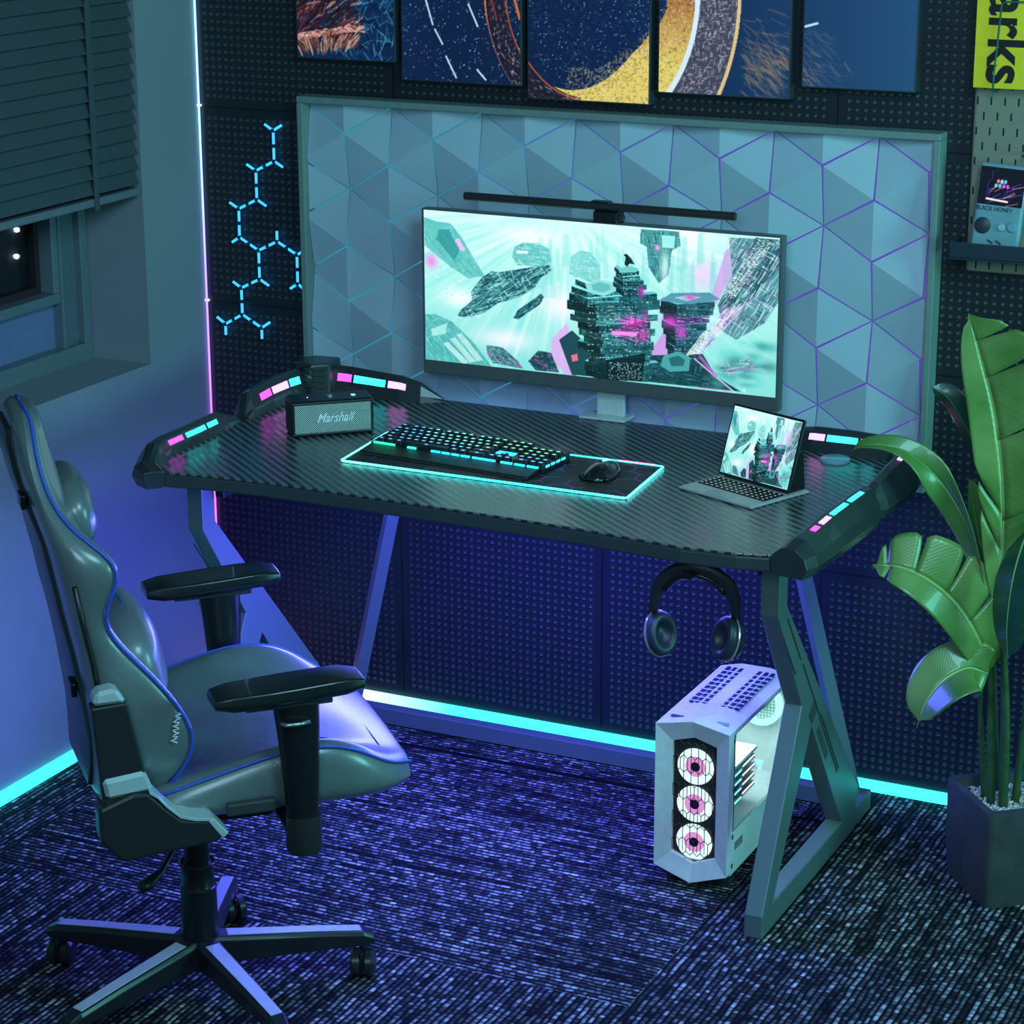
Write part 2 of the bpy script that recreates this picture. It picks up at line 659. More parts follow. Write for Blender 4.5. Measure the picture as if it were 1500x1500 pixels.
MB().tube([(0.0045, -0.006, 0.0), (0.0045, -0.006, 2.5)], 0.0024, 8).build('light_tube', mat_grad_emit('glowing_corner_tube', 'Z', mw, 2.6), cs, smooth=True)
for z in (1.315, 0.875):
    MB().box(0.0, 0.008, -0.006, -0.0005, z - 0.002, z + 0.002).build('clip', E_('glowing_clip_spot', (0.8, 1, 1), 2.5), cs)  # clips made to glow as two tiny white spots

# window
wt = thing('window_1', None, None, (0, 0, 0))
struct(wt)
M_win = P('white_window_plastic', (0.13, 0.17, 0.20), 0.35)
YW = -0.236
f = MB()
f.box(-0.20, -0.150, -2.1, YW, 0.800, 0.843)
f.box(-0.20, -0.150, -0.262, YW, 0.843, 2.0)
f.build('window_frame', M_win, wt, bevel=0.002)
f = MB()
f.box(-0.20, -0.168, -0.318, -0.262, 0.843, 2.0)
f.build('window_jamb', P('dark_window_jamb', (0.10, 0.14, 0.17), 0.5), wt)
f = MB()
f.box(-0.195, -0.158, -0.328, -0.318, 0.843, 2.0)
f.build('window_bead', M_win, wt, bevel=0.001)
f = MB()
f.box(-0.215, -0.160, -2.1, -0.328, 0.945, 0.968)
f.box(-0.215, -0.160, -0.350, -0.328, 0.968, 2.0)
f.build('window_sash', M_win, wt, bevel=0.003)
f = MB()
f.box(-0.22, -0.195, -0.366, -0.350, 0.984, 2.0)
f.box(-0.22, -0.195, -2.1, -0.350, 0.968, 0.984)
f.build('window_gasket', P('dark_brown_gasket', (0.03, 0.015, 0.02), 0.5), wt)
MB().box(-0.19, -0.183, -2.1, -0.328, 0.843, 0.945).build('lower_pane', P('satin_lower_pane', (0.16, 0.19, 0.36), 0.2), wt)  # blue reflection put into the pane's tint
g = NT('dark_window_glass')
g.set(Base_Color=(0.9, 0.95, 1), Roughness=0.02, IOR=1.45)
g.b.inputs['Transmission Weight'].default_value = 1.0
MB().box(-0.212, -0.206, -2.1, -0.352, 0.97, 2.0).build('upper_pane', g.m, wt)

# added dark backdrop that blacks out the world behind the glass
struct(MB().box(-1.30, -1.20, -4.0, 1.5, 0.0, 3.0).build('night_backdrop', P('dark_night_backdrop', (0.006, 0.008, 0.012), 0.8)))
for (yy, zz) in ((0.859, 0.836), (0.850, 0.762)):
    o = MB().lathe([(0.0, -0.007), (0.006, -0.004), (0.007, 0.004), (0.0, 0.007)], 10, (-1.194, yy, zz)).build("reflection_dot", E_('reflection_dot_glow', (0.7, 0.9, 1.0), 6), smooth=True)  # glowing dots put in for LED reflections in the pane
    tag(o, 'tiny glowing dot standing in for an LED reflection in the dark window pane, %s of the two' % ('upper' if zz > 0.8 else 'lower'), 'reflection', 'reflection dots behind the window')

# venetian blind
bl = thing('window_blind', 'dark grey venetian blind half lowered over the window', 'blind', (0, 0, 1.18))
M_slat = P('grey_blind_slat', (0.055, 0.075, 0.09), 0.5)
y0, y1 = -2.05, -0.248
zs = 0.025
while zs < 0.80:
    MB().prism([(-0.006, 0.0), (-0.0035, 0.0008), (-0.018, 0.0362), (-0.020, 0.0355)], y0, y1, lambda a, b, d, z=zs: (a + 0.008, d, z + b)).build('slat', M_slat, bl)
    zs += 0.0322
MB().box(-0.030, 0.004, y0, y1 + 0.004, 0.0, 0.017).build('bottom_rail', P('blind_rail', (0.14, 0.17, 0.20), 0.4), bl, bevel=0.003)
for yy in (-0.405, -1.0, -1.7):
    MB().box(0.0045, 0.0062, yy - 0.009, yy + 0.009, -0.008, 0.80).build('ladder_tape', P('blind_tape', (0.05, 0.075, 0.09), 0.7), bl)

# ================================================================ HEXAGONAL LIGHT LINES ON THE WALL
hx = thing('hexagon_wall_light', 'branching cyan neon light made of short hexagon lines on the dark wall', 'wall light', (0.15, 0, 0.80))
a_, b_ = 0.049, 0.0235
nodes = {'a': (0.199, 1.301), 'b': (0.199, 1.234), 'c': (0.151, 1.210), 'd': (0.151, 1.146), 'e': (0.103, 1.122), 'f': (0.102, 1.058),
         'g': (0.151, 1.032), 'h': (0.200, 1.056), 'i': (0.250, 1.030), 'j': (0.250, 0.965), 'k': (0.151, 0.967), 'l': (0.102, 0.943),
         'm': (0.102, 0.882), 'n': (0.056, 0.856), 'o': (0.152, 0.856)}
links = ['ab', 'bc', 'cd', 'de', 'ef', 'fg', 'gh', 'hi', 'ij', 'gk', 'kl', 'lm', 'mn', 'mo']
stubs = [('a', (-0.024, 0.014)), ('a', (0.024, 0.014)), ('b', (0.024, -0.013)), ('c', (-0.026, 0.014)), ('d', (0.026, -0.014)),
         ('e', (-0.026, 0.014)), ('f', (-0.022, -0.014)), ('h', (0.0, 0.026)), ('i', (0.022, 0.012)), ('j', (-0.022, -0.014)), ('j', (0.014, -0.010)),
         ('k', (0.026, -0.014)), ('l', (-0.024, 0.014)), ('n', (-0.024, 0.016)), ('n', (0.0, -0.028)), ('o', (0.024, 0.016)), ('o', (0.0, -0.028))]
M_neon = E_('cyan_neon', (0.03, 0.40, 0.95), 1.9)
bar_src = None


def neon(p, q):
    p = Vector((p[0] - 0.15, -0.012, p[1] - 0.80))
    q = Vector((q[0] - 0.15, -0.012, q[1] - 0.80))
    d = (q - p).normalized()
    MB().tube([p + d * 0.003, q - d * 0.003], 0.0030, 8).build('light_bar', M_neon, hx, smooth=True)


for l in links:
    p, q = nodes[l[0]], nodes[l[1]]
    m = ((p[0] + q[0]) / 2, (p[1] + q[1]) / 2)
    neon(p, m)
    neon(m, q)
for k, d in stubs:
    p = nodes[k]
    neon(p, (p[0] + d[0], p[1] + d[1]))
hubs = list(nodes.values()) + [((nodes[l[0]][0] + nodes[l[1]][0]) / 2, (nodes[l[0]][1] + nodes[l[1]][1]) / 2) for l in links]
for p in hubs:
    MB().box(p[0] - 0.154, p[0] - 0.146, -0.016, -0.001, p[1] - 0.804, p[1] - 0.796).build('connector', P('neon_connector', (0.02, 0.06, 0.10), 0.4), hx)

# ================================================================ FACETED ACOUSTIC PANEL
X0, X1, Z0, Z1 = 0.281, 1.704, 0.672, 1.384
pn = thing('faceted_wall_panel', 'large pale blue wall panel of folded triangular facets behind the desk', 'wall panel', ((X0 + X1) / 2, 0, Z0))
ox, oz = (X0 + X1) / 2, Z0
fr = MB()
t = 0.014
D = -0.048
for (a, b, c, d) in ((X0, X1, Z1 - t, Z1), (X0, X1, Z0, Z0 + t), (X0, X0 + t, Z0 + t, Z1 - t), (X1 - t, X1, Z0 + t, Z1 - t)):
    fr.box(a - ox, b - ox, D, 0, c - oz, d - oz)
fr.build('frame', P('sage_grey_panel_frame', (0.20, 0.27, 0.25), 0.5), pn, bevel=0.002)
mw = [(-0.72, hexc('2fa8b8')), (-0.2, hexc('3f8fc0')), (0.15, hexc('5a5ac8')), (0.72, hexc('6a4ad0'))]
MB().box(X0 + t - ox, X1 - t - ox, -0.004, -0.001, t, Z1 - t - oz).build('back_light', mat_grad_emit('panel_back_light', 'X', mw, 0.75), pn)
# rhombic facets: six-edged stars lie deep, three-edged corners stand out, each rhomb folded along its short diagonal
cxs = (1.573 - 0.389) / 11.0
HS = cxs
AE = 0.1218
fac = MB()
xs0, zs0 = 0.389, 1.1855


def deep(i, j):
    return (xs0 + i * HS, zs0 - j * 1.5 * AE)


def clip_poly(poly, x0, x1, z0, z1):
    for ax, lim, sg in ((0, x0, 1), (0, x1, -1), (2, z0, 1), (2, z1, -1)):
        out = []
        for i in range(len(poly)):
            p, q = poly[i], poly[(i + 1) % len(poly)]
            ip = (p[ax] - lim) * sg >= 0
            iq = (q[ax] - lim) * sg >= 0
            if ip:
                out.append(p)
            if ip != iq:
                k = (lim - p[ax]) / (q[ax] - p[ax])
                out.append(tuple(p[m] + (q[m] - p[m]) * k for m in range(3)))
        poly = out
        if not poly:
            return poly
    return poly


yd, yr = -0.012, -0.033
GAP = 0.0016
for j in range(-3, 6):
    for i in range(-3, 16):
        if (i + j) % 2:
            continue
        S0 = (xs0 + i * HS, zs0 - j * 1.5 * AE)
        # neighbours of a star: three-edged corners at 90,30,-30,-90,... degrees
        for k in (0, 1, 2):
            a1 = math.radians(90 - 60 * k)
            a2 = math.radians(30 - 60 * k)
            d1 = (S0[0] + HS * round(math.cos(a1) / math.cos(math.radians(30))), S0[1] + AE * math.sin(a1))
            d2 = (S0[0] + HS * round(math.cos(a2) / math.cos(math.radians(30))), S0[1] + AE * math.sin(a2))
            S1 = (d1[0] + d2[0] - S0[0], d1[1] + d2[1] - S0[1])
            cx, cz = (d1[0] + d2[0]) / 2, (d1[1] + d2[1]) / 2

            def sh(p):
                vx, vz = cx - p[0], cz - p[1]
                L = math.hypot(vx, vz)
                g = GAP * 1.6 / L
                return (p[0] + vx * g, p[1] + vz * g)
            for S_ in (S0, S1):
                tri = [(*sh(S_), yd), (*sh(d1), yr), (*sh(d2), yr)]
                tri = [(p[0], p[2], p[1]) for p in tri]
                pl = clip_poly(tri, X0 + t + 0.001, X1 - t - 0.001, Z0 + t + 0.001, Z1 - t - 0.001)
                if len(pl) < 3:
                    continue
                vs = [(p[0] - ox, p[1], p[2] - oz) for p in pl]
                vb = [(p[0] - ox, p[1] + 0.004 if p[1] < -0.012 else -0.0045, p[2] - oz) for p in pl]
                n_ = len(vs)
                fac.add(vs + vb, [tuple(range(n_)), tuple(range(2 * n_ - 1, n_ - 1, -1))] + [((q + 1) % n_, q, n_ + q, n_ + (q + 1) % n_) for q in range(n_)])
fac.build('facets', P('pale_blue_facet_board', (0.44, 0.55, 0.64), 0.5, noise=0.04, nscale=8), pn)
MB().box(X1 - 0.065 - ox, X1 - 0.040 - ox, -0.0495, -0.047, 0.012, 0.030).build('badge', P('pink_badge', (0.35, 0.12, 0.2), 0.5), pn)

# ================================================================ WALL PICTURES (one station scene over five canvases)
PX0, PX1, PZ0, PZ1 = 0.25, 1.68, 1.40, 1.86
AW, AH = 1000, 330
art = Art(AW, AH, (14, 30, 52))


def wp(px, pz):
    return ((px - PX0) / (PX1 - PX0) * AW, (PZ1 - pz) / (PZ1 - PZ0) * AH)


rs = np.random.RandomState(11)
Y, X = np.mgrid[0:AH, 0:AW]
g_ = X / AW
art.a[..., 0] = 0.07 + 0.20 * np.clip(g_ - 0.55, 0, 1)
art.a[..., 1] = 0.14 + 0.34 * np.clip(g_ - 0.55, 0, 1) + 0.04 * np.exp(-((g_ - 0.1) / 0.1) ** 2)
art.a[..., 2] = 0.27 + 0.36 * np.clip(g_ - 0.55, 0, 1) + 0.05 * np.exp(-((g_ - 0.1) / 0.1) ** 2)
rc = (0.955, 1.625)
rcx, rcy = wp(*rc)
kx, kz = AW / (PX1 - PX0), AH / (PZ1 - PZ0)
RX, RZ = 0.175 * kx, 0.215 * kz
ell = np.hypot((X - rcx) / RX, (Y - rcy) / RZ)
ang = np.arctan2(Y - rcy, X - rcx)
# inside of the ring: dark city of lights
ins = ell < 1.0
for q in range(1400):
    an, rr = rs.uniform(0, 2 * PI), math.sqrt(rs.uniform(0, 1)) * 0.98
    x_, y_ = rcx + RX * rr * math.cos(an), rcy + RZ * rr * math.sin(an)
    art.line((x_, y_), (x_ + rs.uniform(-6, 6), y_ + rs.uniform(0, 3)), 0.8, (40 + rs.randint(60), 60 + rs.randint(60), 90 + rs.randint(60)), 0.6)
for q in range(420):
    an, rr = rs.uniform(0, 2 * PI), math.sqrt(rs.uniform(0, 1)) * 0.98
    x_, y_ = rcx + RX * rr * math.cos(an), rcy + RZ * rr * math.sin(an)
    art.blob(x_, y_, 1.0, 1.0, (200, 230, 255), 0.9, 0.6)
# brown tower inside
for q in range(160):
    x_, y_ = rcx - 30 + rs.uniform(-34, 50), rcy + rs.uniform(-120, -12)
    art.line((x_, y_), (x_ + rs.uniform(4, 22), y_ + rs.uniform(6, 16)), 1.3, (120 + rs.randint(90), 95 + rs.randint(70), 80 + rs.randint(60)), 0.7)
# left rim of the ring: dark structure edged in orange
rim = (ell > 1.0) & (ell < 1.28) & (np.cos(ang) < 0.25)
art.a[rim] = art.a[rim] * 0.35 + np.array([0.10, 0.07, 0.10])
for q in range(500):
    an = rs.uniform(PI * 0.42, PI * 1.2)
    rr = rs.uniform(1.02, 1.26)
    x_, y_ = rcx + RX * rr * math.cos(an), rcy + RZ * rr * math.sin(an)
    c = (230, 200, 190) if rs.rand() < 0.3 else (150, 80, 60)
    art.line((x_, y_), (x_ + 4 * math.sin(an), y_ - 4 * math.cos(an)), 0.9, c, 0.7)
e2 = (np.abs(ell - 1.30) < 0.014 + 0.012 * np.sin(ang * 2)) & (np.cos(ang) < 0.15)
art.a[e2] = np.array([0.95, 0.45, 0.20])
e2 = (np.abs(ell - 1.02) < 0.008) & (np.cos(ang) < 0.2)
art.a[e2] = np.array([0.75, 0.35, 0.25])
# golden right side
gold = (ell > 1.0 - 0.30 * np.clip(np.sin(ang) - 0.15, 0, 1) * np.clip(np.cos(ang) + 0.35, 0, 1)) & (ell < 1.34) & (np.cos(ang) > -0.05 - 0.3 * (ell < 1.0))
gy = np.clip((Y - rcy + 40) / 140.0, 0, 1)[..., None]
gc = np.array([0.62, 0.26, 0.16]) * (1 - gy) + np.array([1.0, 0.80, 0.40]) * gy
art.a[gold] = gc[gold]
for q in range(5200):
    an = rs.uniform(-1.4, 1.85)
    rr = rs.uniform(0.72, 1.33)
    if rr < 1.0 - 0.35 * max(0, math.sin(an)):
        continue
    x_, y_ = rcx + RX * rr * math.cos(an), rcy + RZ * rr * math.sin(an)
    c = [(90, 50, 40), (255, 236, 170), (190, 105, 55), (255, 205, 100), (60, 40, 50), (250, 240, 215)][rs.randint(6)]
    art.line((x_, y_), (x_ + rs.uniform(-3, 3), y_ + rs.uniform(-3, 3)), 0.8, c, 0.6)
rim2 = (ell > 1.34) & (ell < 1.40) & (np.cos(ang) > 0.05)
art.a[rim2] = np.array([0.93, 0.90, 0.95])
gr = (ell > 1.40) & (ell < 1.86) & (np.cos(ang) > 0.05)
art.a[gr] = np.array([0.30, 0.27, 0.32])
for q in range(3600):
    an = rs.uniform(-1.4, 1.45)
    rr = rs.uniform(1.41, 1.85)
    x_, y_ = rcx + RX * rr * math.cos(an), rcy + RZ * rr * math.sin(an)
    c = [(225, 215, 220), (60, 55, 75), (170, 150, 160), (90, 80, 110)][rs.randint(4)]
    if rs.rand() < 0.5:
        art.line((x_, y_), (x_ + rs.uniform(1, 6), y_), 1.0, c, 0.8)
    else:
        art.line((x_, y_), (x_, y_ + rs.uniform(1, 7)), 1.0, c, 0.8)
e3 = (np.abs(ell - 1.88) < 0.022) & (np.cos(ang) > 0.05)
art.a[e3] = np.array([0.96, 0.74, 0.50])
# rusty nebula to the right of the ring
for q in range(260):
    x_, y_ = wp(1.28 + abs(rs.normal(0, 0.075)), 1.50 + rs.normal(0, 0.035))
    if x_ < rcx + RX * 1.9:
        continue
    art.line((x_, y_), (x_ + rs.uniform(6, 26), y_ + rs.uniform(2, 22)), rs.uniform(1, 2.5), (150 + rs.randint(60), 110 + rs.randint(30), 95), 0.30)
for q in range(60):
    x_, y_ = wp(1.42 + abs(rs.normal(0, 0.03)), 1.50 + rs.normal(0, 0.04))
    art.line((x_, y_), (x_ + rs.uniform(6, 26), y_ + rs.uniform(2, 22)), 1.5, (110, 110, 120), 0.25)
p = wp(1.418, 1.572)
art.line(p, (p[0] + 17, p[1] - 5), 3.2, (215, 225, 240))
# second panel: star field with streaks
for q in range(900):
    x_, y_ = wp(rs.uniform(0.53, 0.815), rs.uniform(1.42, 1.86))
    r_ = rs.uniform(0.5, 1.5)
    art.blob(x_, y_, r_, r_, (190 + rs.randint(60), 235, 255), rs.uniform(0.3, 1), 0.7)
for (a1, b1, a2, b2) in ((0.575, 1.64, 0.605, 1.545), (0.610, 1.535, 0.628, 1.505), (0.636, 1.480, 0.660, 1.436), (0.69, 1.59, 0.712, 1.545), (0.71, 1.455, 0.73, 1.435)):
    art.line(wp(a1, b1), wp(a2, b2), 2.4, (235, 250, 255))
art.line(wp(0.775, 1.68), wp(0.81, 1.565), 4, (240, 110, 50))
art.line(wp(0.745, 1.60), wp(0.757, 1.56), 3, (150, 60, 50), 0.8)
# first panel: coral red wreckage over blue
for q in range(420):
    x_, y_ = wp(rs.uniform(0.36, 0.52), rs.uniform(1.47, 1.70))
    art.line((x_, y_), (x_ + rs.uniform(-24, 24), y_ + rs.uniform(-22, 22)), rs.uniform(0.8, 2.2), [(30, 90, 130), (90, 170, 200), (10, 20, 35)][rs.randint(3)], 0.6)
for q in range(900):
    x_, y_ = wp(rs.uniform(0.25, 0.41) - 0.0, rs.uniform(1.50, 1.76))
    art.line((x_, y_), (x_ + rs.uniform(4, 26), y_ - rs.uniform(2, 22)), rs.uniform(1, 3.5), [(60, 28, 36), (30, 20, 30), (120, 55, 55), (225, 140, 125)][int(rs.choice(4, p=[.42, .33, .17, .08]))], 0.75)
for q in range(260):
    tt = rs.uniform(0, 1)
    x0_, y0_ = wp(0.27 + 0.17 * tt, 1.505 + 0.028 * tt + rs.normal(0, 0.004))
    art.line((x0_, y0_), (x0_ + rs.uniform(2, 9), y0_ + rs.uniform(-2, 2)), rs.uniform(1, 2.5), [(235, 150, 130), (150, 70, 60), (255, 200, 180)][rs.randint(3)], 0.8)
for q in range(220):
    tt = rs.rand()
    x0_, y0_ = wp(0.27 + 0.165 * tt, 1.505 + 0.02 * tt)
    y0_ += rs.uniform(0, 16)
    art.line((x0_, y0_), (x0_ + 4 - 18 * (tt - 0.2), y0_ + rs.uniform(6, 18)), rs.uniform(0.8, 2.0), [(200, 110, 90), (60, 30, 34), (235, 190, 170), (120, 60, 50)][q % 4], 0.85)
M_glow_canvas = picture_mat('glowing_canvas_print', 0.55, 0.35)  # prints given a glow of their own, brighter than the room lights them
M_edge = P('dark_canvas_edge', (0.03, 0.045, 0.055), 0.45)
pics = [(0.276, 0.516, 1.463, 'first and leftmost of five wall pictures, coral red wreckage over blue', 1.80),
        (0.531, 0.811, 1.428, 'second wall picture from the left, dark blue star field with white streaks', 1.84),
        (0.824, 1.097, 1.404, 'middle wall picture with orange ring curve and city lights', 1.86),
        (1.113, 1.392, 1.430, 'fourth wall picture with golden ring and grey station rim', 1.84),
        (1.415, 1.645, 1.456, 'rightmost wall picture, mostly plain slate blue', 1.80)]
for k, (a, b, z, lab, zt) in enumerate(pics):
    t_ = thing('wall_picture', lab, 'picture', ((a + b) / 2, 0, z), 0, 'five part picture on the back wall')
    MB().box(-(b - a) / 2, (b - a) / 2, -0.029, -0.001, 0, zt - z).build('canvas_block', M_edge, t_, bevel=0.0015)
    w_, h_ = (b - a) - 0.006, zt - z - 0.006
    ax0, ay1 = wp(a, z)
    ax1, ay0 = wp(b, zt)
    art_mesh('print', art, Matrix.Translation((-w_ / 2, -0.0295, 0.003)) @ Matrix.Rotation(PI / 2, 4, 'X'), w_, h_, 210, int(210 * h_ / w_), M_glow_canvas, t_,
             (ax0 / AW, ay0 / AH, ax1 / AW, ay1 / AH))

# ================================================================ PEGBOARD, BOOK, HANDHELD
pb = thing('slotted_pegboard', 'beige pegboard with rows of upright slots on the right of the wall', 'pegboard', (2.0, 0, 1.12))
n = NT('beige_slotted_board')
s = n.sep(n.coord())
zz = n.m_('DIVIDE', s[2], 0.0285)
rowi = n.m_('FLOOR', zz)
off = n.m_('MULTIPLY', n.m_('MODULO', n.m_('ABSOLUTE', rowi), 2.0), 0.5)
xx = n.m_('ADD', n.m_('DIVIDE', s[0], 0.0262), off)
dx = n.m_('ABSOLUTE', n.m_('SUBTRACT', n.m_('FRACT', xx), 0.5))
dz = n.m_('ABSOLUTE', n.m_('SUBTRACT', n.m_('FRACT', zz), 0.5))
slot = n.m_('MULTIPLY', n.m_('LESS_THAN', dx, 0.062), n.m_('LESS_THAN', dz, 0.26))
n.set(Base_Color=n.mix(slot, (0.26, 0.23, 0.17), (0.004, 0.004, 0.005)), Roughness=0.5)
n.bump(n.m_('SUBTRACT', 1.0, slot), 0.8, 0.003)
MB().box(-0.243, 0.26, -0.020, -0.004, 0.0, 0.75).build('board', n.m, pb, bevel=0.006, seg=3)
for x_ in (-0.22, 0.22):
    MB().lathe([(0.006, 0), (0.006, 0.004)], 12, M=Matrix.Translation((x_, 0, 0.70)) @ Matrix.Rotation(PI / 2, 4, 'X')).build('standoff', M_black, pb)
tr = thing('pegboard_tray', 'dark navy shelf tray hooked on the beige pegboard', 'shelf', (1.88, -0.02, 1.155))
m = MB()
m.box(-0.137, 0.14, -0.075, -0.001, 0, 0.004)
m.box(-0.137, 0.14, -0.075, -0.071, 0.004, 0.034)
m.box(-0.137, -0.133, -0.071, -0.001, 0.004, 0.034)
m.build('tray', P('navy_steel_tray', (0.012, 0.028, 0.045), 0.5), tr, bevel=0.002)

gcx = thing('handheld_game_console', 'pale blue handheld game console with glowing screen leaning in the navy tray', 'game console', (1.820, -0.0550, 1.1625))
GM = Matrix.Translation((0, 0, 0)) @ Matrix.Rotation(math.radians(3), 4, 'Y') @ Matrix.Rotation(math.radians(-7), 4, 'X')
m = MB()
m.box(-0.046, 0.046, -0.010, 0.010, 0.0, 0.172)
o = m.build('body', P('pale_blue_plastic', (0.18, 0.32, 0.38), 0.4), gcx, bevel=0.006, seg=3)
o.matrix_basis = GM
ga = Art(150, 110, (10, 8, 26))
rg = np.random.RandomState(5)
for q in range(90):
    ga.blob(rg.uniform(0, 150), rg.uniform(0, 100), 1, 1, (120, 110, 255), 0.8, 0.6)
for q in range(14):
    x_, y_ = rg.uniform(20, 140), rg.uniform(50, 110)
    ga.line((x_, y_), (x_ + rg.uniform(20, 45), y_ - rg.uniform(8, 22)), 1.6, [(240, 140, 200), (120, 90, 255), (255, 190, 170)][q % 3], 0.9)
for q in range(8):
    x_, y_ = rg.uniform(0, 150), rg.uniform(10, 70)
    ga.line((x_, y_), (x_ + rg.uniform(-14, 14), y_ + 24), 1.3, (90, 80, 255), 0.9)
for q in range(3):
    ga.blob(62 + q * 12, 40, 6, 7, [(255, 120, 150), (120, 255, 240), (130, 200, 255)][q], 1, 0.3)
for q in range(4):
    ga.blob(56 + q * 13, 53, 6, 7, [(90, 240, 250), (120, 200, 255), (200, 110, 255), (240, 90, 220)][q], 1, 0.3)
ga.line((30, 93), (100, 97), 6, (250, 245, 255))
o = art_mesh('screen', ga, GM @ Matrix.Translation((-0.043, -0.0106, 0.094)) @ Matrix.Rotation(PI / 2, 4, 'X'), 0.086, 0.071, 110, 90, picture_mat('console_screen', 0.9), gcx)
rx = GM @ Matrix.Rotation(PI / 2, 4, 'X')
text_obj('brand_text', 'BLACK HONEY', 0.0115, P('dark_ink', (0.01, 0.015, 0.02), 0.6), gcx, GM @ Matrix.Translation((-0.008, -0.0104, 0.0865)) @ Matrix.Rotation(PI / 2, 4, 'X'), sx=0.9)
for (x_, z_, r_, nm, mt) in ((-0.026, 0.054, 0.0155, 'direction_pad', M_darkgrey), (0.010, 0.054, 0.007, 'button', P('pale_button', (0.3, 0.5, 0.55), 0.4)), (0.030, 0.056, 0.009, 'button', P('blue_button', (0.18, 0.33, 0.40), 0.4))):
    o = MB().lathe([(r_, 0.009), (r_, 0.0125), (r_ * 0.85, 0.014)], 20).build(nm, mt, gcx, angle=40)
    o.matrix_basis = GM @ Matrix.Translation((x_, 0, z_)) @ Matrix.Rotation(PI / 2, 4, 'X')
for x_ in (-0.008, 0.008):
    o = MB().box(-0.006, 0.006, -0.0118, -0.009, -0.0015, 0.0015).build('menu_button', M_darkgrey, gcx)
    o.matrix_basis = GM @ Matrix.Translation((x_, 0, 0.025)) @ Matrix.Rotation(0.5, 4, 'Y')

bk = thing('yellow_book', 'bright yellow book with big black letters held flat on the pegboard', 'book', (1.835, -0.022, 1.475))
MB().box(-0.072, 0.085, -0.024, -0.001, 0.002, 0.30).build('pages', P('book_pages', (0.6, 0.6, 0.5), 0.7), bk)
m = MB()
m.box(-0.074, 0.087, -0.027, -0.0245, 0, 0.302)
m.build('cover', P('yellow_cover', (0.95, 0.66, 0.02), 0.4), bk, bevel=0.001)
text_obj('cover_text', 'parks', 0.108, P('black_ink', (0.006, 0.006, 0.006), 0.5), bk,
         basis((-0.0150, -0.0275, 0.118), (0, 0, -1), (1, 0, 0)), offset=0.0022, sx=0.94)
wr = thing('wire_book_holder', 'thin green wire holder across the yellow book', 'wire holder', (1.835, -0.05, 1.475))
m = MB()
m.tube([(0.15, -0.004, 0.162), (-0.020, -0.004, 0.160), (-0.026, -0.004, 0.154), (-0.034, -0.004, 0.02), (-0.034, -0.004, -0.006), (-0.034, 0.028, -0.007)], 0.0018, 8)
m.build('wire', P('green_wire', (0.03, 0.14, 0.12), 0.4), wr, smooth=True)
hk = MB().tube([(1.862, -0.022, 1.352), (1.862, -0.045, 1.352), (1.868, -0.055, 1.356), (1.90, -0.055, 1.358)], 0.0025, 8).build('pegboard_hook', P('blue_hook', (0.06, 0.12, 0.18), 0.4), smooth=True)
tag(hk, 'small blue metal hook on the pegboard at the right edge', 'hook')
# ================================================================ DESK
desk = thing('gaming_desk', 'large black gaming desk with carbon pattern top, glowing edge guards and angular steel legs', 'desk', (1.02, -0.45, 0))
DX, DY = 1.02, -0.45
TZ = 0.76


def D2(x, y):
    return (x - DX, y - DY)


outl = [(0.425, -0.818), (0.53, -0.800), (0.64, -0.792), (0.76, -0.792), (0.98, -0.797), (1.16, -0.802), (1.30, -0.808), (1.42, -0.820), (1.50, -0.829),
        (1.60, -0.822), (1.658, -0.808), (1.680, -0.70), (1.700, -0.45), (1.700, -0.20), (1.66, -0.085), (0.40, -0.085), (0.335, -0.19), (0.330, -0.45), (0.345, -0.70)]
m = MB()
m.prism([D2(*p) for p in outl], TZ - 0.0045, TZ, lambda a, b, d: (a, b, d))
m.build('tabletop', M_carbon, desk, bevel=0.0012)
m = MB()
m.prism([D2(*p) for p in outl], TZ - 0.031, TZ - 0.0046, lambda a, b, d: (a, b, d))
m.build('tabletop_edge', P('dark_grey_edge_band', (0.040, 0.052, 0.056), 0.4), desk, bevel=0.004, seg=3)

M_mag = E_('magenta_led', hexc('e040e8'), 3.2)
M_cya = E_('cyan_led', hexc('30e0e0'), 3.2)
M_wht = E_('pink_white_led', hexc('e88af4'), 3.2)


